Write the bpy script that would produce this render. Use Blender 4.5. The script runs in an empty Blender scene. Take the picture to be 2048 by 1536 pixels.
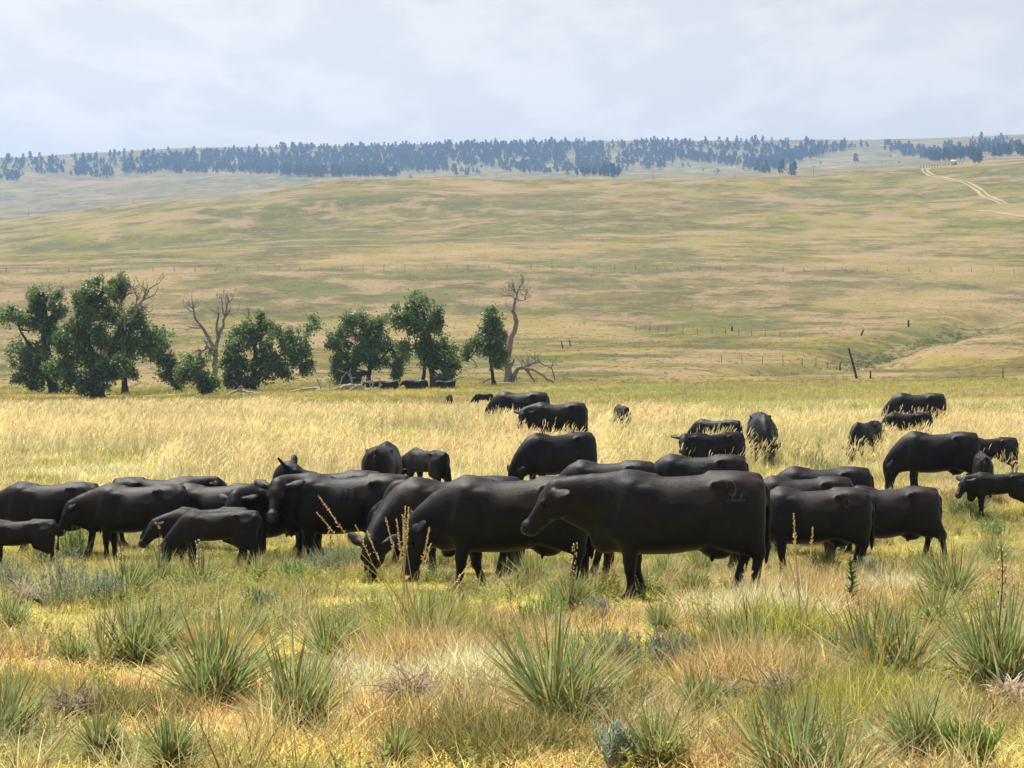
import bpy, math, random
import numpy as np
from mathutils import Vector, Matrix
from mathutils.bvhtree import BVHTree

random.seed(7)
RNG = np.random.default_rng(11)
R = math.radians

# ----------------------------------------------------------------- camera
FPX = 4000.0            # focal length in pixels of the 2048 px wide photograph
U0, V0 = 1024.0, 560.0  # principal column, true horizon row
scene = bpy.context.scene
cam_data = bpy.data.cameras.new("camera")
cam = bpy.data.objects.new("camera", cam_data)
scene.collection.objects.link(cam)
cam_data.sensor_width = 36.0
cam_data.sensor_fit = 'HORIZONTAL'
cam_data.lens = FPX / 2048.0 * 36.0
cam_data.shift_y = -(768.0 - V0) / 2048.0
cam_data.clip_start = 0.1
cam_data.clip_end = 20000.0
cam.location = (0, 0, 0)
cam.rotation_euler = (R(90), 0, 0)
scene.camera = cam

# ----------------------------------------------------------------- sky, sun, exposure
SUN_EL = 63.0
SUN_AZ = -36.0          # degrees from the view direction (+y), negative = left
sun_dir = Vector((math.sin(R(SUN_AZ)) * math.cos(R(SUN_EL)),
                  math.cos(R(SUN_AZ)) * math.cos(R(SUN_EL)), math.sin(R(SUN_EL))))
sun_data = bpy.data.lights.new("sun", 'SUN')
sun = bpy.data.objects.new("sun", sun_data)
scene.collection.objects.link(sun)
sun_data.energy = 5.0
sun_data.angle = R(0.53)
sun_data.color = (1.0, 0.95, 0.87)
sun.rotation_euler = (-sun_dir).to_track_quat('-Z', 'Y').to_euler()
sun.location = (0, 0, 60)

world = bpy.data.worlds.new("World")
scene.world = world
world.use_nodes = True
wn = world.node_tree
wn.nodes.clear()
def wnode(t, **kw):
    n = wn.nodes.new(t)
    for k, v in kw.items():
        setattr(n, k, v)
    return n
wl = wn.links.new
out = wnode('ShaderNodeOutputWorld')
bg = wnode('ShaderNodeBackground')
sky = wnode('ShaderNodeTexSky', sky_type='NISHITA', sun_disc=False)
sky.sun_elevation = R(SUN_EL)
sky.sun_rotation = R(SUN_AZ)
sky.altitude = 1400
sky.air_density = 1.0
sky.dust_density = 1.6
sky.ozone_density = 1.2
tc = wnode('ShaderNodeTexCoord')
sep = wnode('ShaderNodeSeparateXYZ')
wl(tc.outputs['Generated'], sep.inputs[0])
# clouds lie on a plane overhead: direction / height
zz = wnode('ShaderNodeMath', operation='ADD'); zz.inputs[1].default_value = 0.13
zm = wnode('ShaderNodeMath', operation='MAXIMUM'); zm.inputs[1].default_value = 0.0
wl(sep.outputs['Z'], zm.inputs[0]); wl(zm.outputs[0], zz.inputs[0])
dx = wnode('ShaderNodeMath', operation='DIVIDE'); wl(sep.outputs['X'], dx.inputs[0]); wl(zz.outputs[0], dx.inputs[1])
dy = wnode('ShaderNodeMath', operation='DIVIDE'); wl(sep.outputs['Y'], dy.inputs[0]); wl(zz.outputs[0], dy.inputs[1])
dys = wnode('ShaderNodeMath', operation='MULTIPLY'); dys.inputs[1].default_value = 0.42; wl(dy.outputs[0], dys.inputs[0])
cmb = wnode('ShaderNodeCombineXYZ'); wl(dx.outputs[0], cmb.inputs[0]); wl(dys.outputs[0], cmb.inputs[1])
n1 = wnode('ShaderNodeTexNoise'); n1.inputs['Scale'].default_value = 4.2; n1.inputs['Detail'].default_value = 9
n1.inputs['Roughness'].default_value = 0.6; n1.inputs['Distortion'].default_value = 0.25
wl(cmb.outputs[0], n1.inputs['Vector'])
cr = wnode('ShaderNodeValToRGB')
cr.color_ramp.elements[0].position = 0.45; cr.color_ramp.elements[0].color = (0, 0, 0, 1)
cr.color_ramp.elements[1].position = 0.57; cr.color_ramp.elements[1].color = (1, 1, 1, 1)
wl(n1.outputs['Fac'], cr.inputs[0])
cf = wnode('ShaderNodeMath', operation='MULTIPLY'); cf.inputs[1].default_value = 0.5
wl(cr.outputs['Color'], cf.inputs[0])
# summer haze takes most of the blue out of the sky; the clouds are the same light, whiter and brighter
hsv = wnode('ShaderNodeHueSaturation'); hsv.inputs['Saturation'].default_value = 0.17; hsv.inputs['Value'].default_value = 0.82
wl(sky.outputs[0], hsv.inputs['Color'])
hs2 = wnode('ShaderNodeHueSaturation'); hs2.inputs['Saturation'].default_value = 0.0; hs2.inputs['Value'].default_value = 0.97
wl(sky.outputs[0], hs2.inputs['Color'])
mx = wnode('ShaderNodeMix', data_type='RGBA')
wl(hs2.outputs[0], mx.inputs['B'])
wl(cf.outputs[0], mx.inputs['Factor']); wl(hsv.outputs[0], mx.inputs['A'])
wb = wnode('ShaderNodeMix', data_type='RGBA', blend_type='MULTIPLY'); wb.inputs['Factor'].default_value = 1.0; wb.inputs['B'].default_value = (1.04, 0.985, 0.94, 1)
wl(mx.outputs['Result'], wb.inputs['A']); wl(wb.outputs['Result'], bg.inputs['Color'])
bg.inputs['Strength'].default_value = 0.1
wl(bg.outputs[0], out.inputs['Surface'])

scene.view_settings.view_transform = 'Standard'
scene.view_settings.look = 'None'
scene.view_settings.gamma = 1.0
scene.view_settings.exposure = 0.6
scene.view_settings.use_curve_mapping = False
scene.render.engine = 'CYCLES'
scene.cycles.use_denoising = True
scene.cycles.max_bounces = 6
scene.cycles.diffuse_bounces = 3
scene.cycles.glossy_bounces = 2
scene.cycles.transmission_bounces = 4
scene.cycles.volume_bounces = 1
scene.cycles.transparent_max_bounces = 4
scene.cycles.caustics_reflective = False
scene.cycles.caustics_refractive = False

# ----------------------------------------------------------------- helpers
def link(o, parent=None):
    scene.collection.objects.link(o)
    if parent is not None:
        o.parent = parent
    return o

def tag(o, label=None, cat=None, group=None, kind=None):
    if label: o['label'] = label
    if cat: o['category'] = cat
    if group: o['group'] = group
    if kind: o['kind'] = kind
    return o

def mesh_np(name, V, F, smooth=False):
    """V (n,3), F list of arrays (m,k) - polygons of equal size per array"""
    if isinstance(F, np.ndarray): F = [F]
    F = [f for f in F if len(f)]
    me = bpy.data.meshes.new(name)
    V = np.asarray(V, dtype=np.float32)
    me.vertices.add(len(V)); me.vertices.foreach_set('co', V.ravel())
    nl = sum(f.size for f in F); npoly = sum(len(f) for f in F)
    me.loops.add(nl); me.polygons.add(npoly)
    me.loops.foreach_set('vertex_index', np.concatenate([f.ravel() for f in F]).astype(np.int32))
    tot = np.concatenate([np.full(len(f), f.shape[1]) for f in F])
    start = np.concatenate([[0], np.cumsum(tot)[:-1]])
    me.polygons.foreach_set('loop_start', start.astype(np.int32))
    if smooth:
        me.polygons.foreach_set('use_smooth', np.ones(npoly, dtype=bool))
    me.update(calc_edges=True)
    return me

class MB:
    """collects vertices and faces"""
    def __init__(s): s.V = []; s.Q = []; s.T = []; s.n = 0; s.C = []
    def add(s, V, Q=None, T=None, col=None):
        V = np.asarray(V, float).reshape(-1, 3)
        if Q is not None and len(Q): s.Q.append(np.asarray(Q, int).reshape(-1, 4) + s.n)
        if T is not None and len(T): s.T.append(np.asarray(T, int).reshape(-1, 3) + s.n)
        s.V.append(V); s.n += len(V)
        if col is None: col = np.ones((len(V), 3))
        s.C.append(np.broadcast_to(np.asarray(col, float), (len(V), 3)))
    def mesh(s, name, smooth=False, colors=False):
        F = []
        if s.Q: F.append(np.concatenate(s.Q))
        if s.T: F.append(np.concatenate(s.T))
        me = mesh_np(name, np.concatenate(s.V), F, smooth)
        if colors:
            c = np.ones((s.n, 4), np.float32); c[:, :3] = np.concatenate(s.C)
            a = me.color_attributes.new('shade', 'FLOAT_COLOR', 'POINT')
            a.data.foreach_set('color', c.ravel())
        return me
    def build(s, name, mat, parent=None, smooth=False, colors=False):
        me = s.mesh(name, smooth, colors)
        if mat: me.materials.append(mat)
        return link(bpy.data.objects.new(name, me), parent)

def tube(mb, P, r, n=6, cap=True, col=None):
    P = np.asarray(P, float); r = np.broadcast_to(np.asarray(r, float), (len(P),))
    t = np.gradient(P, axis=0); t /= np.linalg.norm(t, axis=1)[:, None] + 1e-9
    ref = np.array([0.31, 0.93, 0.17]) if abs(t[0][1]) < 0.9 else np.array([1.0, 0, 0])
    a = np.cross(t, ref); a /= np.linalg.norm(a, axis=1)[:, None] + 1e-9
    b = np.cross(t, a)
    th = np.arange(n) * 2 * np.pi / n
    V = P[:, None, :] + r[:, None, None] * (np.cos(th)[None, :, None] * a[:, None, :] + np.sin(th)[None, :, None] * b[:, None, :])
    m = len(P)
    i, j = np.meshgrid(np.arange(m - 1), np.arange(n), indexing='ij')
    j2 = (j + 1) % n
    Q = np.stack([i * n + j, i * n + j2, (i + 1) * n + j2, (i + 1) * n + j], -1).reshape(-1, 4)
    V = V.reshape(-1, 3); T = None
    if cap:
        V = np.vstack([V, P[0], P[-1]])
        k = np.arange(n); k2 = (k + 1) % n
        T = np.vstack([np.stack([k2, k, np.full(n, m * n)], -1),
                       np.stack([(m - 1) * n + k, (m - 1) * n + k2, np.full(n, m * n + 1)], -1)])
    mb.add(V, Q, T, col)

def box(mb, c, s, rot=None, col=None):
    c = np.asarray(c, float); s = np.asarray(s, float) / 2
    V = np.array([[x, y, z] for x in (-1, 1) for y in (-1, 1) for z in (-1, 1)], float) * s
    if rot is not None: V = V @ np.array(rot).T
    mb.add(V + c, [[0, 1, 3, 2], [4, 6, 7, 5], [0, 4, 5, 1], [2, 3, 7, 6], [0, 2, 6, 4], [1, 5, 7, 3]], col=col)

def _hash(ix, iy, seed):
    h = (ix.astype(np.int64) * 374761393 + iy.astype(np.int64) * 668265263 + seed * 974711) & 0x7fffffff
    h = ((h ^ (h >> 13)) * 1274126177) & 0x7fffffff
    return ((h ^ (h >> 16)) & 0xffff) / 65535.0
def vnoise(x, y, seed=0):
    x = np.asarray(x, float); y = np.asarray(y, float)
    ix = np.floor(x); iy = np.floor(y); fx = x - ix; fy = y - iy
    fx = fx * fx * (3 - 2 * fx); fy = fy * fy * (3 - 2 * fy)
    a = _hash(ix, iy, seed); b = _hash(ix + 1, iy, seed); c = _hash(ix, iy + 1, seed); d = _hash(ix + 1, iy + 1, seed)
    return (a * (1 - fx) + b * fx) * (1 - fy) + (c * (1 - fx) + d * fx) * fy
def fbm(x, y, octv=4, seed=0, gain=0.5):
    s = 0; a = 1; t = 0
    for i in range(octv):
        s = s + a * vnoise(x * 2 ** i + 17.3 * i, y * 2 ** i - 9.1 * i, seed + i); t += a; a *= gain
    return s / t
def sstep(a, b, x):
    t = np.clip((x - a) / (b - a), 0, 1); return t * t * (3 - 2 * t)

def pchip(xs, ys, x):
    """monotone cubic; ys (...,n)"""
    xs = np.asarray(xs, float); ys = np.asarray(ys, float); x = np.clip(np.asarray(x, float), xs[0], xs[-1])
    h = np.diff(xs); dl = np.diff(ys, axis=-1) / h
    m = np.zeros_like(ys)
    w1 = 2 * h[1:] + h[:-1]; w2 = h[1:] + 2 * h[:-1]
    with np.errstate(divide='ignore', invalid='ignore'):
        mm = (w1 + w2) / (w1 / dl[..., :-1] + w2 / dl[..., 1:])
    mm = np.where(dl[..., :-1] * dl[..., 1:] > 0, mm, 0)
    m[..., 1:-1] = mm; m[..., 0] = dl[..., 0]; m[..., -1] = dl[..., -1]
    i = np.clip(np.searchsorted(xs, x) - 1, 0, len(xs) - 2)
    t = (x - xs[i]) / h[i]
    return ((2 * t**3 - 3 * t**2 + 1) * ys[..., i] + (t**3 - 2 * t**2 + t) * h[i] * m[..., i]
            + (-2 * t**3 + 3 * t**2) * ys[..., i + 1] + (t**3 - t**2) * h[i] * m[..., i + 1])

# ----------------------------------------------------------------- terrain
UC = np.array([-800, -200, 0, 400, 800, 1200, 1600, 1850, 2048, 2400, 3000], float)
def fromv(d, v): return [(V0 - q) * d / FPX for q in v]
ROWS = [
    (-20, [-1.3] * 11), (0, [-1.65] * 11), (9, [-2.2] * 11), (12, [-2.52] * 11), (16, [-2.87] * 11), (20.3, [-3.27] * 11),
    (27, [-4.0] * 11), (33, [-4.52] * 11), (41, [-4.46] * 11), (48, [-4.46] * 11), (60, [-4.75] * 11),
    (100, [-6.7, -6.7, -6.7, -6.6, -6.5, -6.5, -6.4, -6.3, -6.3, -6.3, -6.3]),
    (133, fromv(133, [823, 823, 823, 818, 812, 811, 806, 803, 802, 802, 802])),
    (180, fromv(180, [796, 796, 793, 786, 776, 775, 772, 770, 768, 768, 768])),
    (250, fromv(250, [760, 760, 758, 753, 750, 752, 752, 750, 745, 745, 745])),
    (420, fromv(420, [665, 665, 665, 665, 665, 665, 660, 655, 650, 645, 640])),
    (570, fromv(570, [548, 548, 545, 543, 540, 540, 543, 545, 546, 546, 546])),
    (800, fromv(800, [500, 500, 496, 466, 446, 436, 432, 428, 424, 420, 420])),
    (1100, fromv(1100, [462, 458, 446, 399, 368, 364, 358, 340, 321, 313, 312])),
    (1220, fromv(1220, [462, 460, 449, 403, 371, 366, 354, 330, 312, 300, 300])),
    (1500, [q - 9 for q in fromv(1500, [462, 460, 452, 414, 384, 368, 352, 333, 318, 310, 310])]),
    (1950, fromv(1950, [450, 448, 444, 410, 378, 364, 350, 331, 316, 308, 306])),
    (2450, fromv(2450, [408, 406, 402, 378, 360, 351, 343, 327, 312, 305, 304])),
    (3000, fromv(3000, [362, 360, 356, 342, 347, 341, 332, 318, 306, 300, 300])),
    (3800, fromv(3800, [323, 321, 320, 304, 296, 288, 284, 282, 277, 275, 275])),
]
z26 = np.array(ROWS[-1][1])
ROWS += [(4400, list(z26 + 2)), (6000, list(z26 - 4))]
RD = np.array([r[0] for r in ROWS], float); RZ = np.array([r[1] for r in ROWS], float)
def warp(d): return np.arcsinh(np.asarray(d, float) / 20.0)
LU = np.linspace(-800, 3000, 153); LW = np.linspace(warp(-20), warp(6000), 700)
_a = np.stack([pchip(UC, r, LU) for r in RZ], -1)            # (nu, nrow)
LZ = pchip(warp(RD), _a, LW)                                  # (nu, nd)
def lut(u, d):
    fu = np.clip((u - LU[0]) / (LU[1] - LU[0]), 0, len(LU) - 1.001)
    fd = np.clip((warp(d) - LW[0]) / (LW[1] - LW[0]), 0, len(LW) - 1.001)
    i = fu.astype(int); j = fd.astype(int); a = fu - i; b = fd - j
    return (LZ[i, j] * (1 - a) + LZ[i + 1, j] * a) * (1 - b) + (LZ[i, j + 1] * (1 - a) + LZ[i + 1, j + 1] * a) * b
def pl_dist(x, y, pts):
    best = np.full(np.shape(x), 1e9)
    for (x0, y0), (x1, y1) in zip(pts[:-1], pts[1:]):
        L2 = (x1 - x0)**2 + (y1 - y0)**2
        t = np.clip(((x - x0) * (x1 - x0) + (y - y0) * (y1 - y0)) / L2, 0, 1)
        best = np.minimum(best, np.hypot(x - x0 - t * (x1 - x0), y - y0 - t * (y1 - y0)))
    return best
def ux(u, d): return (u - U0) * d / FPX
GULLY = [(ux(1500, 262), 262), (ux(1720, 285), 285), (ux(1745, 325), 325), (ux(1850, 380), 380), (ux(1990, 455), 455), (ux(2300, 520), 520)]
def height_raw(x, y):
    x = np.asarray(x, float); y = np.asarray(y, float)
    u = U0 + FPX * x / np.maximum(y, 25.0)
    z = lut(np.clip(u, -799, 2999), y)
    z = z + 0.10 * (fbm(x / 2.2, y / 2.2, 3, 3) - 0.5) * sstep(-5, 6, y)
    z = z + 0.5 * (fbm(x / 14, y / 14, 3, 5) - 0.5) * sstep(70, 170, y)
    z = z + 2.6 * (fbm(x / 60, y / 60, 4, 9) - 0.5) * sstep(430, 800, y)
    z = z + 16.0 * (fbm(x / 190 + 3.3, y / 120, 2, 14) - 0.60) * sstep(580, 760, y) * (1 - sstep(1150, 1300, y))
    z = z + 22.0 * (fbm(x / 300, y / 300, 4, 21) - 0.5) * sstep(1700, 2600, y) * (1 - 0.55 * sstep(3300, 3800, y))
    g = pl_dist(x, y, GULLY)
    m = sstep(215, 262, y) * sstep(ux(1380, 265), ux(1560, 265), x * 265 / np.maximum(y, 1))
    wob = 1 + 0.8 * (fbm(x / 7, y / 7, 3, 31) - 0.5)
    z = z - 1.8 * m * np.exp(-(g / (8.0 * wob))**4)
    z = z + 1.9 * m * np.exp(-(((x - ux(1880, 300)) / 12)**2 + ((y - 297) / 13)**2)) * wob
    z = z + 1.5 * m * np.exp(-(((x - ux(2050, 275)) / 11)**2 + ((y - 262) / 10)**2)) * wob
    return z
NR, NC = 460, 300
GY0 = 14.0
GW = np.linspace(warp(-12), warp(6000), NR)
GD = 20.0 * np.sinh(GW)
GA = np.linspace(-0.46, 0.46, NC)
AA, DD = np.meshgrid(GA, GD)                 # rows d, cols a
GX = AA * (DD + GY0); GYY = DD
GZ = height_raw(GX, GYY)
def ground(x, y):
    x = np.asarray(x, float); y = np.asarray(y, float)
    a = x / (y + GY0)
    fu = np.clip((a - GA[0]) / (GA[1] - GA[0]), 0, NC - 1.001); fd = np.clip((warp(y) - GW[0]) / (GW[1] - GW[0]), 0, NR - 1.001)
    i = fd.astype(int); j = fu.astype(int)
    b = (y - GD[i]) / (GD[i + 1] - GD[i]); t = fu - j
    return (GZ[i, j] * (1 - t) + GZ[i, j + 1] * t) * (1 - b) + (GZ[i + 1, j] * (1 - t) + GZ[i + 1, j + 1] * t) * b
def gz(x, y): return float(ground(np.array([x]), np.array([y]))[0])
def find_d(u, v, lo, hi):
    """first distance between lo and hi at which the ground seen in column u comes up to row v"""
    d = np.exp(np.linspace(math.log(lo), math.log(hi), 1500))
    vv = V0 - FPX * ground(ux(u, d), d) / d
    k = np.where(vv <= v)[0]
    return float(d[k[0]]) if len(k) else float(d[np.argmin(vv)])
def place(u, d):
    x = ux(u, d); return x, d, gz(x, d)

# land cover: which plants grow where (plant colours; those tied to hill relief also stand in for slope shading)
PAL = dict(gold=(0.60, 0.465, 0.17), cream=(0.76, 0.69, 0.45), green=(0.24, 0.28, 0.08), olive=(0.30, 0.27, 0.10),
           rust=(0.53, 0.365, 0.19), lime=(0.44, 0.42, 0.11), drab=(0.35, 0.28, 0.16), soil=(0.34, 0.24, 0.14))
PAL = {k: np.array(v) for k, v in PAL.items()}
def cover(x, y):
    x = np.asarray(x, float); y = np.asarray(y, float)
    w2 = sstep(60, 240, y); w3 = sstep(300, 900, y)
    def nz(L, seed):
        a = fbm(x / L, y / L, 3, seed); b = fbm(x / (L * 3.5), y / (L * 3.5), 4, seed + 100); c_ = fbm(x / (L * 10), y / (L * 10), 4, seed + 200)
        return a * (1 - w2) + (b * (1 - w3) + c_ * w3) * w2
    n1 = nz(1.7, 41); n2 = nz(4.5, 47); n3 = nz(0.8, 53); n4 = nz(11, 59)
    def mixc(a, b, f): return a * (1 - f[..., None]) + b * f[..., None]
    c = np.broadcast_to(PAL['gold'], x.shape + (3,)).copy()
    belt = sstep(37, 44, y) * (1 - sstep(118, 150, y))
    c = mixc(c, PAL['cream'] * 0.85, 0.75 * belt)
    c = mixc(c, PAL['lime'], sstep(0.42, 0.56, n2) * 0.7)
    c = mixc(c, PAL['olive'], sstep(0.47, 0.60, n1) * (0.8 - 0.2 * belt))
    c = mixc(c, PAL['green'], sstep(0.54, 0.66, n3) * (0.7 - 0.2 * belt))
    c = mixc(c, PAL['rust'], sstep(0.58, 0.70, 1 - n2) * 0.5)
    far = sstep(180, 260, y)
    hill = mixc(np.broadcast_to(PAL['lime'] * 0.9, x.shape + (3,)), PAL['drab'], sstep(0.38, 0.6, n2))
    hill = mixc(hill, PAL['olive'] * 0.9, sstep(0.46, 0.62, n1) * 0.85)
    hill = mixc(hill, PAL['rust'] * 0.95, sstep(0.53, 0.66, n4) * 0.5)
    hill = mixc(hill, PAL['gold'], sstep(0.52, 0.64, n3) * 0.6)
    hill = mixc(hill, PAL['green'] * 0.8, sstep(0.52, 0.62, 1 - n4) * 0.6)
    hill = mixc(hill, PAL['lime'] * 1.25, sstep(0.55, 0.64, n2) * 0.55)
    rel = fbm(x / 190 + 3.3, y / 120, 2, 14); big = fbm(x / 240, y / 150, 3, 66)  # green hollows and dry crests, colour standing in for weak slope shading
    w9 = sstep(420, 650, y)
    hill = mixc(hill, PAL['green'] * 0.95, sstep(0.50, 0.38, rel) * 0.55 * w9)
    hill = mixc(hill, PAL['gold'] * 0.85, sstep(0.52, 0.64, rel) * 0.45 * w9)
    hill = mixc(hill, PAL['rust'] * 0.85, sstep(0.54, 0.70, big) * 0.4 * w9)
    hill = mixc(hill, PAL['lime'] * 1.05, sstep(0.46, 0.36, big) * 0.45 * w9)
    hill = hill * 0.43 * np.array([1.06, 1.0, 0.62])
    uu = U0 + FPX * x / np.maximum(y, 20)
    damp = sstep(88, 112, y) * (1 - sstep(190, 230, y)) * sstep(950, 1200, uu)      # greener strip of meadow by the creek
    c = mixc(c, PAL['lime'] * 0.95 + 0.10 * n1[..., None], damp * 0.7 * sstep(0.35, 0.5, n2))
    c = c * (1 - 0.32 * sstep(70, 160, y))[..., None]
    c = mixc(c, hill, far)
    bare = sstep(300, 320, y) * (1 - sstep(345, 380, y)) * sstep(1770, 1800, uu) * (1 - sstep(1850, 1890, uu))
    c = mixc(c, np.array([0.42, 0.30, 0.21]), bare * sstep(0.4, 0.55, n3))
    dull = sstep(430, 500, y) * (1 - sstep(575, 640, y))
    c = mixc(c, PAL['drab'] * 0.42, dull * 0.5)
    pinkb = sstep(560, 640, y) * (1 - sstep(700, 800, y))
    c = mixc(c, PAL['rust'] * 0.55, pinkb * sstep(0.4, 0.6, n2) * 0.5)
    g = pl_dist(x, y, GULLY)
    gm = sstep(215, 262, y) * sstep(ux(1380, 265), ux(1560, 265), x * 265 / np.maximum(y, 1)) * np.exp(-(g / 5.0)**2)
    c = mixc(c, PAL['olive'] * 0.45, gm * 0.75)
    return c

# ----------------------------------------------------------------- materials
def mat(name):
    m = bpy.data.materials.new(name); m.use_nodes = True
    nt = m.node_tree; nt.nodes.clear()
    return m, nt
def nd(nt, t, **kw):
    n = nt.nodes.new(t)
    for k, v in kw.items():
        if k in ('operation', 'data_type', 'blend_type', 'attribute_type', 'attribute_name', 'noise_dimensions', 'feature', 'interpolation_type'):
            setattr(n, k, v)
        else:
            n.inputs[k.replace('_', ' ')].default_value = v
    return n
def simple_mat(name, col, rough=0.8, spec=0.3, noise=0.3, nscale=8.0, bump=0.2, col2=None):
    m, nt = mat(name); L = nt.links.new
    o = nd(nt, 'ShaderNodeOutputMaterial'); b = nd(nt, 'ShaderNodeBsdfPrincipled', Roughness=rough)
    b.inputs['Specular IOR Level'].default_value = spec
    tcn = nd(nt, 'ShaderNodeTexCoord')
    no = nd(nt, 'ShaderNodeTexNoise', Scale=nscale, Detail=5.0)
    L(tcn.outputs['Object'], no.inputs['Vector'])
    mxn = nd(nt, 'ShaderNodeMix', data_type='RGBA')
    c2 = col2 if col2 is not None else tuple(c * (1 - noise) for c in col)
    mxn.inputs['A'].default_value = (*col, 1); mxn.inputs['B'].default_value = (*c2, 1)
    rm = nd(nt, 'ShaderNodeMapRange'); rm.inputs[1].default_value = 0.35; rm.inputs[2].default_value = 0.65
    L(no.outputs['Fac'], rm.inputs[0]); L(rm.outputs[0], mxn.inputs['Factor'])
    L(mxn.outputs['Result'], b.inputs['Base Color'])
    if bump:
        bp = nd(nt, 'ShaderNodeBump', Strength=bump, Distance=0.03)
        L(no.outputs['Fac'], bp.inputs['Height']); L(bp.outputs[0], b.inputs['Normal'])
    L(b.outputs[0], o.inputs['Surface'])
    return m
def leaf_mat(name, col=None, trans=0.35, inst=False, rough=0.55, spec=0.25, var=0.35, shade=True, tcol=None):
    """thin leaves and blades: colour x per-blade shade, part of the light shines through"""
    m, nt = mat(name); L = nt.links.new
    o = nd(nt, 'ShaderNodeOutputMaterial')
    base = None
    if inst:
        at = nd(nt, 'ShaderNodeAttribute', attribute_type='INSTANCER', attribute_name='tint'); base = at.outputs['Color']
    else:
        rgb = nd(nt, 'ShaderNodeRGB'); rgb.outputs[0].default_value = (*col, 1); base = rgb.outputs[0]
    if shade:
        sh = nd(nt, 'ShaderNodeAttribute', attribute_type='GEOMETRY', attribute_name='shade')
        mu = nd(nt, 'ShaderNodeMix', data_type='RGBA', blend_type='MULTIPLY'); mu.inputs['Factor'].default_value = 1.0
        L(base, mu.inputs['A']); L(sh.outputs['Color'], mu.inputs['B']); base = mu.outputs['Result']
    p = nd(nt, 'ShaderNodeBsdfPrincipled', Roughness=rough); p.inputs['Specular IOR Level'].default_value = spec
    t = nd(nt, 'ShaderNodeBsdfTranslucent')
    mixs = nd(nt, 'ShaderNodeMixShader'); mixs.inputs[0].default_value = trans
    L(base, p.inputs['Base Color']); L(base, t.inputs['Color'])
    L(p.outputs[0], mixs.inputs[1]); L(t.outputs[0], mixs.inputs[2]); L(mixs.outputs[0], o.inputs['Surface'])
    return m

def ground_mat():
    m, nt = mat('prairie_ground'); L = nt.links.new
    o = nd(nt, 'ShaderNodeOutputMaterial'); b = nd(nt, 'ShaderNodeBsdfPrincipled', Roughness=0.95)
    b.inputs['Specular IOR Level'].default_value = 0.1
    at = nd(nt, 'ShaderNodeAttribute', attribute_type='GEOMETRY', attribute_name='cover')
    geo = nd(nt, 'ShaderNodeNewGeometry')
    def noise(scale, det=5.0, ro=0.6):
        n = nd(nt, 'ShaderNodeTexNoise', Scale=scale, Detail=det, Roughness=ro); L(geo.outputs['Position'], n.inputs['Vector']); return n
    def ramp(src, a, bb):
        r = nd(nt, 'ShaderNodeMapRange'); r.inputs[1].default_value = a; r.inputs[2].default_value = bb; L(src, r.inputs[0]); return r.outputs[0]
    def mixn(a, col, fac, amt, blend='MIX'):
        q = nd(nt, 'ShaderNodeMath', operation='MULTIPLY'); q.inputs[1].default_value = amt; L(fac, q.inputs[0])
        x = nd(nt, 'ShaderNodeMix', data_type='RGBA', blend_type=blend); L(q.outputs[0], x.inputs['Factor']); L(a, x.inputs['A'])
        x.inputs['B'].default_value = (*col, 1); return x.outputs['Result']
    c = at.outputs['Color']
    na = noise(0.06, 12.0, 0.75); nb = noise(0.25, 6.0, 0.7); nc = noise(0.9, 5.0, 0.7); ne = noise(5.0, 4.0)
    c = mixn(c, tuple(PAL['olive'] * 0.30), ramp(na.outputs['Fac'], 0.48, 0.55), 0.85)
    c = mixn(c, tuple(PAL['cream'] * 0.62), ramp(nb.outputs['Fac'], 0.55, 0.68), 0.3)
    nbig = noise(0.013, 12.0, 0.6); c = mixn(c, tuple(PAL['green'] * 0.42), ramp(nbig.outputs['Fac'], 0.52, 0.60), 0.55); c = mixn(c, tuple(PAL['gold'] * 0.55), ramp(nbig.outputs['Fac'], 0.47, 0.40), 0.5)
    npk = noise(0.035, 12.0, 0.74); c = mixn(c, (0.33, 0.225, 0.13), ramp(npk.outputs['Fac'], 0.50, 0.57), 0.68)
    c = mixn(c, tuple(PAL['green'] * 0.30), ramp(nc.outputs['Fac'], 0.53, 0.66), 0.55)
    c = mixn(c, (0.10, 0.08, 0.04), ramp(ne.outputs['Fac'], 0.55, 0.72), 0.4)
    L(c, b.inputs['Base Color'])
    bp = nd(nt, 'ShaderNodeBump', Strength=0.5, Distance=0.35); L(nc.outputs['Fac'], bp.inputs['Height'])
    bp2 = nd(nt, 'ShaderNodeBump', Strength=0.6, Distance=0.06); L(ne.outputs['Fac'], bp2.inputs['Height']); L(bp.outputs[0], bp2.inputs['Normal'])
    L(bp2.outputs[0], b.inputs['Normal'])
    L(b.outputs[0], o.inputs['Surface'])
    return m

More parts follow.
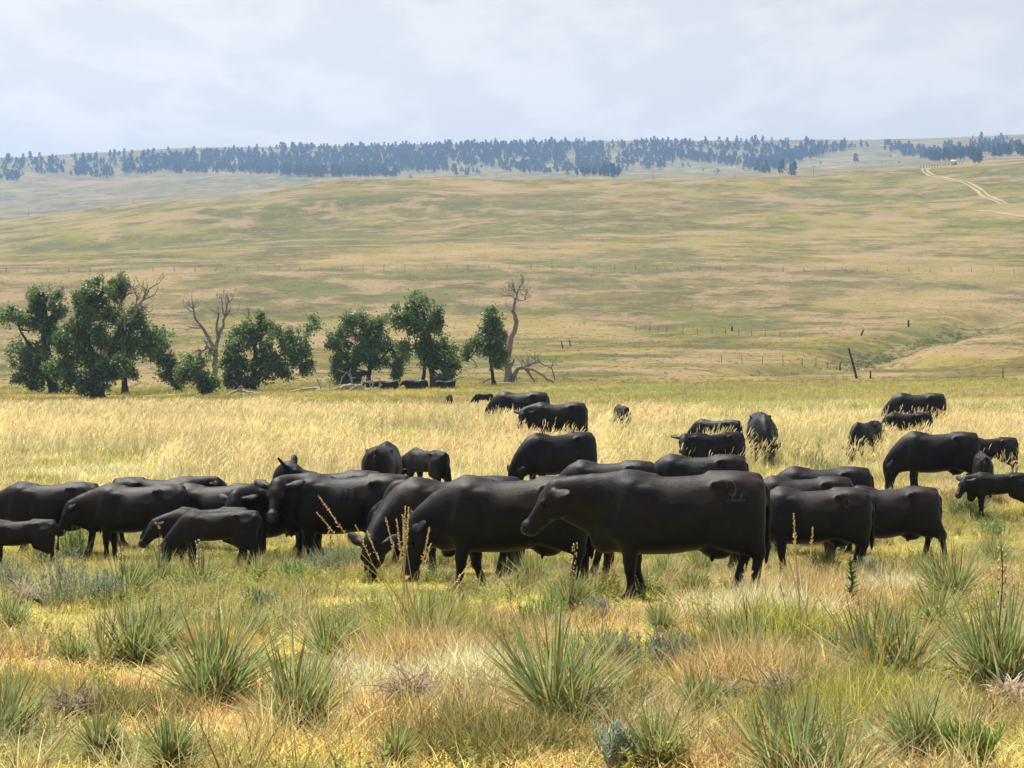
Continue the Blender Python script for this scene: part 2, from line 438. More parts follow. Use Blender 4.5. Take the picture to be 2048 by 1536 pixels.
def hide_mat(name, gloss=0.21):
    m, nt = mat(name); L = nt.links.new
    o = nd(nt, 'ShaderNodeOutputMaterial'); b = nd(nt, 'ShaderNodeBsdfPrincipled', Roughness=0.46)
    b.inputs['Specular IOR Level'].default_value = gloss
    b.inputs['Sheen Weight'].default_value = 0.0; b.inputs['Sheen Roughness'].default_value = 0.4
    tcn = nd(nt, 'ShaderNodeTexCoord')
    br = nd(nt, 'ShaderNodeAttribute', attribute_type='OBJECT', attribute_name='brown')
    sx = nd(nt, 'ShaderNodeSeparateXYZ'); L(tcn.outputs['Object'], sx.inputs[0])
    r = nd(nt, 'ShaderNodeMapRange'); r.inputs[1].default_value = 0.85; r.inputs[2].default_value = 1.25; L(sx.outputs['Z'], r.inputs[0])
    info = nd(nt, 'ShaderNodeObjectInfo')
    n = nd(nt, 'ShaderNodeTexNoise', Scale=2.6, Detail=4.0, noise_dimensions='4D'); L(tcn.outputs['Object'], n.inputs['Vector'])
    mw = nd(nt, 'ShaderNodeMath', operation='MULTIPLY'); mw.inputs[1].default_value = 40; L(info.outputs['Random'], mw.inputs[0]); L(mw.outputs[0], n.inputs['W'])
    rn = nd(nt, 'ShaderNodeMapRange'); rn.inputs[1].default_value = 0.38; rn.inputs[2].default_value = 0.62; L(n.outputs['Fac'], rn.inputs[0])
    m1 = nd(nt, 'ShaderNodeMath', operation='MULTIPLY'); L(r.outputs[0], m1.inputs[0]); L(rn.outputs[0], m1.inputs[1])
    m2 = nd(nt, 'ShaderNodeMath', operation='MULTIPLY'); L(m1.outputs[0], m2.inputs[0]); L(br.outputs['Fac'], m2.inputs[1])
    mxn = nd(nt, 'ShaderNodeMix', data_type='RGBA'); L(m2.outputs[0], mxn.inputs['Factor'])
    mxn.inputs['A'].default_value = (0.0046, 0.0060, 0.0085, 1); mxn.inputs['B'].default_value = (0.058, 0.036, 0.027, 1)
    # fine hair streaks and a grey bloom; with the bleached brown it puts topline sheen into the colour
    nf = nd(nt, 'ShaderNodeTexNoise', Scale=130.0, Detail=4.0); L(tcn.outputs['Object'], nf.inputs['Vector'])
    nd2 = nd(nt, 'ShaderNodeTexNoise', Scale=9.0, Detail=8.0, Roughness=0.72); L(tcn.outputs['Object'], nd2.inputs['Vector'])
    rd = nd(nt, 'ShaderNodeMapRange'); rd.inputs[1].default_value = 0.5; rd.inputs[2].default_value = 0.75; rd.inputs[4].default_value = 0.5
    L(nd2.outputs['Fac'], rd.inputs[0])
    mx2 = nd(nt, 'ShaderNodeMix', data_type='RGBA'); L(rd.outputs[0], mx2.inputs['Factor']); L(mxn.outputs['Result'], mx2.inputs['A'])
    mx2.inputs['B'].default_value = (0.021, 0.0225, 0.026, 1)
    L(mx2.outputs['Result'], b.inputs['Base Color'])
    bp = nd(nt, 'ShaderNodeBump', Strength=0.35, Distance=0.012); L(nf.outputs['Fac'], bp.inputs['Height'])
    bp2 = nd(nt, 'ShaderNodeBump', Strength=0.30, Distance=0.025); L(nd2.outputs['Fac'], bp2.inputs['Height']); L(bp.outputs[0], bp2.inputs['Normal'])
    L(bp2.outputs[0], b.inputs['Normal'])
    L(b.outputs[0], o.inputs['Surface'])
    return m

M = dict(
    ground=ground_mat(), hide=hide_mat('black_hide'),
    eye=simple_mat('eye', (0.006, 0.005, 0.004), 0.2, 0.25, 0, 5, 0),
    muzzle=simple_mat('wet_muzzle', (0.03, 0.026, 0.025), 0.3, 0.5, 0.3, 20, 0.1),
    hoof=simple_mat('hoof', (0.03, 0.025, 0.02), 0.6),
    tag_yellow=simple_mat('yellow_plastic', (0.75, 0.5, 0.04), 0.5, 0.4, 0.1),
    tag_white=simple_mat('white_plastic', (0.7, 0.7, 0.66), 0.5, 0.4, 0.1),
    brand=simple_mat('brand_scar', (0.05, 0.047, 0.046), 0.6, 0.3, 0.4, 30),
    brand_dark=simple_mat('dark_brand_scar', (0.004, 0.004, 0.004), 0.7, 0.2, 0.1, 30),
    bark=simple_mat('bark', (0.085, 0.07, 0.055), 0.95, 0.1, 0.5, 6, 0.6),
    deadwood=simple_mat('bleached_wood', (0.42, 0.37, 0.31), 0.85, 0.2, 0.35, 7, 0.4),
    greywood=simple_mat('grey_dead_wood', (0.30, 0.27, 0.235), 0.9, 0.15, 0.45, 6, 0.4),
    post=simple_mat('weathered_post', (0.09, 0.07, 0.055), 0.9, 0.15, 0.4, 9, 0.4),
    wire=simple_mat('fence_wire', (0.12, 0.11, 0.10), 0.5, 0.5, 0.2),
    dirt=simple_mat('pale_dirt', (0.40, 0.32, 0.21), 0.95, 0.1, 0.3, 0.4, 0.2),
    leaf=leaf_mat('cottonwood_leaf', (0.155, 0.25, 0.085), 0.42, rough=0.45, spec=0.4),
    pine=leaf_mat('pine_needles', (0.032, 0.055, 0.028), 0.1, rough=0.7),
    yucca=leaf_mat('yucca_leaf', (0.31, 0.36, 0.16), 0.34, rough=0.55, spec=0.25),
    yucca_dry=leaf_mat('dry_yucca_leaf', (0.50, 0.40, 0.27), 0.3, rough=0.7),
    pod=leaf_mat('seed_pod', (0.50, 0.40, 0.26), 0.15, rough=0.8),
    stalk=simple_mat('brown_stalk', (0.13, 0.09, 0.055), 0.9, 0.1, 0.3, 20),
    sage=leaf_mat('sage_leaf', (0.33, 0.37, 0.27), 0.3, rough=0.7),
    twig=simple_mat('twig', (0.20, 0.16, 0.12), 0.9, 0.1, 0.4, 20),
    straw=leaf_mat('straw', (0.66, 0.52, 0.26), 0.35, rough=0.6),
    thistle=leaf_mat('thistle_leaf', (0.13, 0.20, 0.07), 0.2, rough=0.7),
    pink=leaf_mat('pink_petal', (0.62, 0.30, 0.36), 0.3, rough=0.7),
    yellow=leaf_mat('yellow_petal', (0.80, 0.50, 0.02), 0.3, rough=0.7),
    grass=leaf_mat('grass_blade', None, 0.52, inst=True, rough=0.6, spec=0.2),
    shed=simple_mat('white_boards', (0.75, 0.74, 0.70), 0.7, 0.3, 0.15, 3),
    roof=simple_mat('rusty_roof', (0.25, 0.12, 0.09), 0.7, 0.3, 0.3, 2),
)

# ----------------------------------------------------------------- ground sheet
ii, jj = np.meshgrid(np.arange(NR - 1), np.arange(NC - 1), indexing='ij')
Q = np.stack([ii * NC + jj, ii * NC + jj + 1, (ii + 1) * NC + jj + 1, (ii + 1) * NC + jj], -1).reshape(-1, 4)
me = mesh_np('ground', np.stack([GX, GYY, GZ], -1).reshape(-1, 3), Q, True)
cc = np.ones((NR * NC, 4), np.float32); cc[:, :3] = (cover(GX, GYY) * (0.60 + 0.40 * sstep(60, 170, GYY))[..., None]).reshape(-1, 3)
ca = me.color_attributes.new('cover', 'FLOAT_COLOR', 'POINT'); ca.data.foreach_set('color', cc.ravel())
me.materials.append(M['ground'])
gobj = link(bpy.data.objects.new('ground', me)); tag(gobj, 'rolling prairie ground from the near pasture to the far ridge', 'ground', kind='structure')
# ----------------------------------------------------------------- cattle: one smooth skin per animal
class Field:
    def __init__(s, lo, hi, h):
        s.h = h; s.lo = np.array(lo, float)
        n = np.ceil((np.array(hi) - s.lo) / h).astype(int) + 1
        s.F = np.full(n, 0.4, np.float32)
        s.ax = [s.lo[i] + h * np.arange(n[i]) for i in range(3)]
    def sub(s, lo, hi):
        sl = []
        for i in range(3):
            a = max(0, int((lo[i] - s.lo[i]) / s.h)); b = min(len(s.ax[i]), int((hi[i] - s.lo[i]) / s.h) + 2)
            if b <= a: return None
            sl.append(slice(a, b))
        X = s.ax[0][sl[0]][:, None, None]; Y = s.ax[1][sl[1]][None, :, None]; Z = s.ax[2][sl[2]][None, None, :]
        return tuple(sl), X, Y, Z
    def union(s, sl, d, k):
        A = s.F[sl]
        h = np.clip(0.5 + 0.5 * (d - A) / k, 0, 1)
        s.F[sl] = d * (1 - h) + A * h - k * h * (1 - h)
    def cone(s, a, b, ra, rb, k=0.05, flat=1.0, ax=(0, 1, 0)):
        a = np.asarray(a, float); b = np.asarray(b, float)
        r = max(ra, rb) + k + 0.08
        q = s.sub(np.minimum(a, b) - r, np.maximum(a, b) + r)
        if q is None: return
        sl, X, Y, Z = q
        ab = b - a; L2 = float(ab @ ab) + 1e-9
        t = np.clip(((X - a[0]) * ab[0] + (Y - a[1]) * ab[1] + (Z - a[2]) * ab[2]) / L2, 0, 1)
        dx = X - a[0] - t * ab[0]; dy = Y - a[1] - t * ab[1]; dz = Z - a[2] - t * ab[2]
        d2 = dx * dx + dy * dy + dz * dz
        if flat != 1.0:
            n = np.asarray(ax, float); n = n / np.linalg.norm(n)
            w = dx * n[0] + dy * n[1] + dz * n[2]
            d2 = d2 - w * w + (w / flat)**2
        s.union(sl, (np.sqrt(d2) - (ra + (rb - ra) * t)) * min(1, flat**0.5), k)
    def carve(s, c, r, k=0.05, A=None):
        s.ell(c, r, k, A, True)
    def ell(s, c, r, k=0.05, A=None, cut=False):
        c = np.asarray(c, float); r = np.asarray(r, float)
        m = max(r) + k + 0.05
        q = s.sub(c - m, c + m)
        if q is None: return
        sl, X, Y, Z = q
        p = [X - c[0], Y - c[1], Z - c[2]]
        if A is not None:
            p = [p[0] * A[i][0] + p[1] * A[i][1] + p[2] * A[i][2] for i in range(3)]
        k0 = np.sqrt(sum((p[i] / r[i])**2 for i in range(3)))
        k1 = np.sqrt(sum((p[i] / r[i]**2)**2 for i in range(3))) + 1e-6
        d = k0 * (k0 - 1) / k1
        if cut:
            B = s.F[sl]; h = np.clip(0.5 - 0.5 * (B + d) / k, 0, 1)
            s.F[sl] = B * (1 - h) - d * h + k * h * (1 - h)
        else: s.union(sl, d, k)

def surface_nets(F, lo, h):
    S = F < 0
    nx, ny, nz = F.shape
    c = [(i, j, k) for i in (0, 1) for j in (0, 1) for k in (0, 1)]
    def cs(A, o): return A[o[0]:nx - 1 + o[0], o[1]:ny - 1 + o[1], o[2]:nz - 1 + o[2]]
    cnt = sum(cs(S, o).astype(np.int8) for o in c)
    mask = (cnt > 0) & (cnt < 8)
    I = np.argwhere(mask)
    idx = np.full(mask.shape, -1, np.int64); idx[mask] = np.arange(len(I))
    vals = {o: F[I[:, 0] + o[0], I[:, 1] + o[1], I[:, 2] + o[2]] for o in c}
    acc = np.zeros((len(I), 3)); num = np.zeros(len(I))
    for o in c:
        for ax in range(3):
            if o[ax] == 0:
                o2 = list(o); o2[ax] = 1; o2 = tuple(o2)
                a, b = vals[o], vals[o2]
                m = (a < 0) != (b < 0)
                t = np.where(m, a / np.where(m, a - b, 1), 0)
                p = np.tile(np.array(o, float), (len(I), 1)); p[:, ax] += t
                acc += p * m[:, None]; num += m
    V = lo + h * (I + acc / np.maximum(num, 1)[:, None])
    faces = []
    for ax in range(3):
        b_, c_ = [(1, 2), (2, 0), (0, 1)][ax]
        sl0 = [slice(0, n) for n in F.shape]; sl1 = list(sl0)
        sl0[ax] = slice(0, F.shape[ax] - 1); sl1[ax] = slice(1, F.shape[ax])
        A = S[tuple(sl0)]; B = S[tuple(sl1)]
        E = np.argwhere(A != B)
        E = E[(E[:, b_] > 0) & (E[:, c_] > 0) & (E[:, b_] < F.shape[b_] - 1) & (E[:, c_] < F.shape[c_] - 1)]
        if not len(E): continue
        def cell(db, dc):
            q = E.copy(); q[:, b_] += db; q[:, c_] += dc
            return idx[q[:, 0], q[:, 1], q[:, 2]]
        f = np.stack([cell(-1, -1), cell(0, -1), cell(0, 0), cell(-1, 0)], -1)
        inside = S[E[:, 0], E[:, 1], E[:, 2]]
        f[~inside] = f[~inside][:, ::-1]
        faces.append(f)
    return V, np.concatenate(faces)

TX  = [-0.93, -0.90, -0.80, -0.62, -0.42, -0.18, 0.10, 0.34, 0.52, 0.68, 0.80, 0.86]
TT  = [1.10, 1.235, 1.285, 1.318, 1.320, 1.290, 1.278, 1.300, 1.310, 1.250, 1.12, 1.02]
TB  = [0.98, 0.80, 0.68, 0.615, 0.565, 0.510, 0.475, 0.480, 0.495, 0.545, 0.68, 0.85]
TWD = [0.06, 0.17, 0.235, 0.270, 0.290, 0.340, 0.360, 0.330, 0.280, 0.230, 0.15, 0.06]
def bez(a, m, b, t): return (1 - t)**2 * a + 2 * t * (1 - t) * m + t * t * b
def nrm(v): return v / (np.linalg.norm(v) + 1e-9)

def make_animal(poll=(1.22, 0, 1.17), hyaw=0, hpitch=-46, h=0.02, calf=0, fat=1.0, feet=None, steps=(0, 0, 0, 0), lying=False,
                tail_side=0.0, ears=(10, 10), hroll=0):
    """returns V, F and head frame, in metres for an animal 1.32 m at the hips; +x is forward"""
    poll = np.array(poll, float)
    drop = 0.47 if lying else 0.0
    hl = 0.5 * (1.16 if calf else 1.12)        # head length
    lo = np.array([-1.12, -0.62, -0.06]); hi = np.array([max(1.1, poll[0] + 0.62), 0.62, max(1.45, poll[2] + 0.3) - drop * 0.5])
    if abs(poll[1]) > 0.2 or abs(hyaw) > 30: lo[1] -= 0.35; hi[1] += 0.35
    f = Field(lo, hi, h)
    # trunk as a loft of rounded sections
    X = f.ax[0][:, None, None]; Y = f.ax[1][None, :, None]; Z = f.ax[2][None, None, :] + drop
    x1 = f.ax[0]
    tt = pchip(TX, TT, x1); tb = pchip(TX, TB, x1); tw = pchip(TX, TWD, x1)
    if calf:
        tb = tt - (tt - tb) * (0.80 - 0.06 * calf); tw = tw * (0.74 - 0.05 * calf)
    bulge = 1 + (fat - 1) * np.exp(-((x1 - 0.0) / 0.45)**2)
    tw = tw * bulge; tb = tb - (fat - 1) * 0.25 * np.exp(-((x1 - 0.02) / 0.4)**2)
    zc = ((tt + tb) / 2)[:, None, None]; ha = ((tt - tb) / 2)[:, None, None]; hb = tw[:, None, None]
    t = np.clip((Z - zc) / ha, -1.6, 1.6)
    wf = np.where(t > 0, 1 - 0.30 * np.clip(t, 0, 1)**1.5, 1 - 0.12 * np.clip(-t, 0, 1)**2)
    q = (np.abs(Y) / (hb * wf))**2.25 + np.abs(t)**2.5
    D = (q**(1 / 2.35) - 1) * np.minimum(ha, hb)
    ends = np.maximum(np.maximum(TX[0] - X, X - TX[-1]), 0)
    f.F[:] = np.minimum(0.4, D + ends).astype(np.float32)
    def P(x, y, z): return np.array([x, y, z - drop])
    slim = 0.80 if calf else 1.0
    # haunch, hips, pins, shoulder blades
    for s in (-1, 1):
        f.cone(P(-0.60, s * 0.13 * slim, 1.04), P(-0.64, s * 0.165 * slim, 0.72), 0.23 * slim**1.4, 0.185 * slim**1.4, 0.15, 0.72)
        f.ell(P(-0.42, s * 0.245 * slim, 1.235), (0.075, 0.04, 0.04), 0.07)
        f.ell(P(-0.84, s * 0.095 * slim, 1.185), (0.06, 0.05, 0.06), 0.06)
        f.cone(P(0.47, s * 0.15 * slim, 1.15), P(0.58, s * 0.205 * slim, 0.80), 0.10 * slim, 0.125 * slim, 0.09, 0.75)
        f.ell(P(0.30, s * 0.20 * slim, 0.95), (0.16, 0.06, 0.24), 0.08)
    for s in (-1, 1):
        kk = 1.0 if not calf else 0.74
        f.carve(P(-0.26, s * 0.375 * kk, 1.15), (0.13, 0.10, 0.10), 0.09)            # hollow before the hip
        f.carve(P(-0.64, s * 0.375 * kk, 1.22), (0.15, 0.10, 0.09), 0.10)            # between hook and pin bones
        f.carve(P(0.28, s * 0.40 * kk, 0.92), (0.05, 0.09, 0.30), 0.09)            # line behind the shoulder
        f.carve(P(0.70, s * 0.30 * kk, 1.04), (0.05, 0.10, 0.22), 0.08)              # neck meets shoulder
        f.carve(P(-0.33, s * 0.36 * kk, 0.70), (0.06, 0.10, 0.20), 0.08)             # fold before the thigh
    f.ell(P(-0.80, 0, 1.245), (0.10, 0.055, 0.06), 0.06)           # tail head
    f.cone(P(-0.85, 0, 1.28), P(-0.35, 0, 1.315), 0.022, 0.022, 0.06)                # spine
    f.cone(P(0.20, 0, 1.285), P(0.50, 0, 1.315), 0.02, 0.03, 0.07)
    f.ell(P(0.74, 0, 0.66), (0.12, 0.10, 0.16), 0.10)              # brisket
    # legs
    if feet is None: feet = (0, 0, 0, 0)
    L = 0
    for s in (1, -1):
        # front
        dz = feet[L]; st = steps[L]; L += 1
        y0 = s * 0.165 * slim
        if lying:
            f.cone(P(0.50, y0, 0.80), P(0.42, y0 * 1.5, 0.62), 0.12, 0.09, 0.06)
            f.cone(P(0.42, y0 * 1.5, 0.58), P(0.75, y0 * 1.4, 0.53), 0.065, 0.05, 0.03)
        else:
            el = P(0.47 , y0, 0.74); kn = np.array([0.475 + st * 0.62, y0, 0.385 + dz * 0.6 + abs(st) * 0.02]); fe = np.array([0.46 + st, y0, 0.135 + dz]); ho = np.array([0.485 + st, y0, 0.045 + dz])
            f.cone(P(0.52, y0, 0.86), el, 0.13 * slim, 0.115 * slim, 0.06, 0.8)
            f.cone(el, kn + [0, 0, 0.05], 0.128 * slim, 0.068 * slim, 0.05)
            f.cone(kn + [0, 0, 0.05], kn - [0, 0, 0.05], 0.070 * slim, 0.060 * slim, 0.02)
            f.cone(kn - [0, 0, 0.03], fe, 0.048 * slim, 0.045 * slim, 0.02)
            f.cone(fe, ho, 0.050 * slim, 0.056 * slim, 0.02)
            f.ell(ho + [0.015, 0, -0.005], (0.085 * slim, 0.06 * slim, 0.05), 0.02)
        # hind
        dz = feet[L]; st = steps[L]; L += 1
        y0 = s * 0.165 * slim
        if lying:
            f.cone(P(-0.45, y0 * 1.4, 0.75), P(-0.30, y0 * 2.0, 0.60), 0.18, 0.12, 0.06)
            f.cone(P(-0.30, y0 * 2.2, 0.56), P(-0.62, y0 * 2.2, 0.53), 0.07, 0.05, 0.03)
        else:
            sf = P(-0.44, y0 * 1.05, 0.72); hk = np.array([-0.82 + st * 0.55, y0, 0.475 + dz * 0.7]); fe = np.array([-0.775 + st, y0, 0.14 + dz]); ho = np.array([-0.74 + st, y0, 0.045 + dz])
            f.cone(P(-0.52, y0, 0.86), sf, 0.17 * slim, 0.13 * slim, 0.08, 0.8)
            f.cone(sf * 0.6 + P(-0.66, y0, 0.72) * 0.4, hk + [0.02, 0, 0.04], 0.155 * slim, 0.070 * slim, 0.06, 0.8)
            f.cone(P(-0.755, y0, 0.80), hk + [0, 0, 0.06], 0.160 * slim, 0.068 * slim, 0.07, 0.75)
            f.ell(hk + [-0.015, 0, 0.02], (0.058 * slim, 0.05 * slim, 0.075), 0.03)
            f.cone(hk, fe, 0.055 * slim, 0.046 * slim, 0.02)
            f.cone(fe, ho, 0.05 * slim, 0.056 * slim, 0.02)
            f.ell(ho + [0.015, 0, -0.005], (0.085 * slim, 0.06 * slim, 0.05), 0.02)
    if not calf and not lying:
        f.ell(P(-0.44, 0, 0.56), (0.18, 0.14, 0.125), 0.06)
        for s in (-1, 1): f.cone(P(-0.38, s * 0.06, 0.50), P(-0.37, s * 0.06, 0.42), 0.022, 0.016, 0.02)
    # tail
    ty = tail_side
    tl = [P(-0.87, 0, 1.225), P(-0.945, ty * 0.3, 1.13), P(-0.965, ty * 0.7, 0.92), P(-0.955, ty, 0.72), P(-0.945, ty, 0.56), P(-0.94, ty, 0.40)]
    if lying: tl = tl[:4]
    rr = [0.035, 0.032, 0.026, 0.026, 0.042, 0.018]
    for i in range(len(tl) - 1): f.cone(tl[i], tl[i + 1], max(rr[i], h * 0.95), max(rr[i + 1], h * 0.9), 0.02)
    # head frame
    yw, pt = R(hyaw), R(hpitch)
    d = np.array([math.cos(pt) * math.cos(yw), math.cos(pt) * math.sin(yw), math.sin(pt)])
    sd = np.array([-math.sin(yw), math.cos(yw), 0.0]); n = np.cross(d, sd)
    if hroll:
        cr_, sr_ = math.cos(R(hroll)), math.sin(R(hroll)); sd, n = sd * cr_ + n * sr_, n * cr_ - sd * sr_
    pol = poll - np.array([0, 0, drop])
    k = hl / 0.5
    def H(l, s, u): return pol + k * (d * l + sd * s + n * u)
    # neck
    E = H(0.02, 0, -0.10); Bc = P(0.46, 0, 1.0); mid = Bc + np.array([0.36, 0, 0.45 * (E[2] - Bc[2])])
    ts = np.linspace(0, 1, 6)
    pts = [bez(Bc, mid, E, q) for q in ts]
    rad = np.array([0.28, 0.262, 0.232, 0.198, 0.165, 0.138]) * (0.84 if calf else 1.0)
    for i in range(5):
        tg = nrm(pts[i + 1] - pts[i]); side = nrm(np.cross(np.array([0, 0, 1.0]) if abs(tg[2]) < 0.95 else np.array([1.0, 0, 0]), tg))
        f.cone(pts[i], pts[i + 1], rad[i], rad[i + 1], 0.10, 0.66, side)
    # crest and throat lines
    E2 = H(-0.01, 0, -0.05); B2 = P(0.42, 0, 1.17); m2 = B2 + np.array([0.34, 0, 0.4 * (E2[2] - B2[2]) - 0.05])
    p2 = [bez(B2, m2, E2, q) for q in np.linspace(0, 1, 5)]
    r2 = np.array([0.12, 0.11, 0.10, 0.09, 0.08]) * (0.85 if calf else 1)
    for i in range(4): f.cone(p2[i], p2[i + 1], r2[i], r2[i + 1], 0.09, 0.75)
    E3 = H(0.10, 0, -0.17); B3 = P(0.70, 0, 0.80); m3 = (B3 + E3) / 2 + np.array([0.0, 0, -0.03])
    p3 = [bez(B3, m3, E3, q) for q in np.linspace(0, 1, 5)]
    r3 = np.array([0.14, 0.11, 0.085, 0.075, 0.07]) * (0.8 if calf else 1)
    for i in range(4): f.cone(p3[i], p3[i + 1], r3[i], r3[i + 1], 0.09, 0.7)
    # skull
    A = [d, sd, n]
    f.ell(H(0.09, 0, -0.085), np.array((0.145, 0.112, 0.125)) * k, 0.05, A)
    f.ell(H(0.005, 0, -0.015), np.array((0.06, 0.07, 0.05)) * k, 0.05, A)
    f.cone(H(0.12, 0, -0.085), H(0.40, 0, -0.105), 0.105 * k, 0.066 * k, 0.04, 0.92, sd)
    f.cone(H(0.14, 0, -0.165), H(0.38, 0, -0.145), 0.075 * k, 0.05 * k, 0.05, 0.85, sd)
    f.ell(H(0.43, 0, -0.108), np.array((0.075, 0.088, 0.085)) * k, 0.03, A)
    f.ell(H(0.41, 0, -0.155), np.array((0.06, 0.058, 0.035)) * k, 0.03, A)
    for s in (-1, 1):
        f.ell(H(0.165, s * 0.088, -0.045), np.array((0.045, 0.035, 0.035)) * k, 0.03, A)     # brow over the eye
        f.ell(H(0.13, s * 0.070, -0.165), np.array((0.10, 0.045, 0.095)) * k, 0.04, A)          # cheek
        f.ell(H(0.475, s * 0.042, -0.085), np.array((0.022, 0.026, 0.022)) * k, 0.015, A)     # nostril rim
        f.carve(H(0.19, s * 0.118, -0.07), np.array((0.035, 0.028, 0.022)) * k, 0.02, A)       # eye socket
        f.carve(H(0.30, s * 0.10, -0.11), np.array((0.10, 0.035, 0.05)) * k, 0.04, A)          # hollow of the cheek
        e = R(ears[0 if s > 0 else 1])                                                         # ears out to the side
        ea = nrm(sd * s * math.cos(e) * 0.85 - n * math.sin(e) - d * 0.45)
        eb = nrm(np.cross(ea, n)); ec = np.cross(ea, eb)
        c0 = H(0.03, s * 0.10, -0.05)
        f.cone(c0, c0 + ea * 0.07 * k, 0.035 * k, 0.035 * k, 0.03)
        f.ell(c0 + ea * 0.135 * k, np.array((0.125, 0.066, max(0.020, h * 0.9))) * k, 0.02, [ea, eb, ec])
    f.F[:2] = 0.3; f.F[-2:] = 0.3; f.F[:, :2] = 0.3; f.F[:, -2:] = 0.3; f.F[:, :, :2] = 0.3; f.F[:, :, -2:] = 0.3
    V, Fc = surface_nets(f.F, f.lo, h)
    # relax grid steps once
    cnt = np.zeros(len(V)); acc = np.zeros_like(V)
    for a, b in ((0, 1), (1, 2), (2, 3), (3, 0)):
        np.add.at(acc, Fc[:, a], V[Fc[:, b]]); np.add.at(cnt, Fc[:, a], 1)
        np.add.at(acc, Fc[:, b], V[Fc[:, a]]); np.add.at(cnt, Fc[:, b], 1)
    V = V * 0.5 + 0.5 * acc / np.maximum(cnt, 1)[:, None]
    head = dict(H=H, d=d, sd=sd, n=n, k=k, ears=[(s, H(0.03, s * 0.10, -0.05), nrm(sd * s * math.cos(R(ears[0 if s > 0 else 1])) - n * math.sin(R(ears[0 if s > 0 else 1])) - d * 0.45)) for s in (1, -1)])
    return V, Fc, head

def ball(mb, c, r, nu=8, nv=6):
    th = np.linspace(0, np.pi, nv + 1)[1:-1]; ph = np.arange(nu) * 2 * np.pi / nu
    V = [[0, 0, 1]] + [[math.sin(t) * math.cos(p), math.sin(t) * math.sin(p), math.cos(t)] for t in th for p in ph] + [[0, 0, -1]]
    T = []; Qd = []
    for j in range(nu):
        T.append([0, 1 + j, 1 + (j + 1) % nu]); e = 1 + (nv - 2) * nu
        T.append([len(V) - 1, e + (j + 1) % nu, e + j])
        for i in range(nv - 2):
            a = 1 + i * nu
            Qd.append([a + j, a + nu + j, a + nu + (j + 1) % nu, a + (j + 1) % nu])
    mb.add(np.array(V) * np.asarray(r) + np.asarray(c), Qd, T)

def ribbon_on(bvh, strokes, side, width, off=0.004):
    """flat strokes in the (x, z) plane of the animal, laid on the hide"""
    mb = MB()
    for st in strokes:
        st = np.array(st, float)
        seg = np.concatenate([[0], np.cumsum(np.linalg.norm(np.diff(st, axis=0), axis=1))])
        t = np.linspace(0, seg[-1], max(4, int(seg[-1] / 0.012)))
        p = np.stack([np.interp(t, seg, st[:, 0]), np.interp(t, seg, st[:, 1])], -1)
        tg = np.gradient(p, axis=0); tg /= np.linalg.norm(tg, axis=1)[:, None] + 1e-9
        nn = np.stack([-tg[:, 1], tg[:, 0]], -1)
        rows = []
        for w in (-1, 1):
            r = []
            for q in p + nn * w * width / 2:
                hit = bvh.ray_cast(Vector((q[0], side * 1.0, q[1])), Vector((0, -side, 0)))
                if hit[0] is None: r = None; break
                r.append(np.array(hit[0]) + np.array(hit[1]) * off)
            if r is None: break
            rows.append(r)
        if len(rows) < 2: continue
        V = np.array(rows[0] + rows[1]); n = len(p)
        i = np.arange(n - 1)
        mb.add(V, np.stack([i, i + 1, n + i + 1, n + i], -1))
    return mb if mb.n else None

LEVEL = dict(poll=(1.25, 0, 1.19), hpitch=-47)
HIGH = dict(poll=(1.02, 0, 1.42), hpitch=-28)
LOW = dict(poll=(1.16, 0, 0.86), hpitch=-66)
GRAZE = dict(poll=(1.06, 0, 0.66), hpitch=-84)
GRAZE2 = dict(poll=(1.14, 0, 0.52), hpitch=-72)
TURN = dict(poll=(1.00, 0.16, 1.22), hyaw=72, hpitch=-40)     # face turned to the animal's left
TURNR = dict(poll=(1.00, -0.16, 1.22), hyaw=-72, hpitch=-40)
CSTAND = dict(poll=(1.02, 0, 1.34), hpitch=-32, calf=1)
CGRAZE = dict(poll=(1.12, 0, 0.62), hpitch=-78, calf=1)
CTURN = dict(poll=(0.92, 0.16, 1.24), hyaw=68, hpitch=-36, calf=1)
LIE = dict(poll=(1.00, 0, 1.25), hpitch=-35, lying=True)

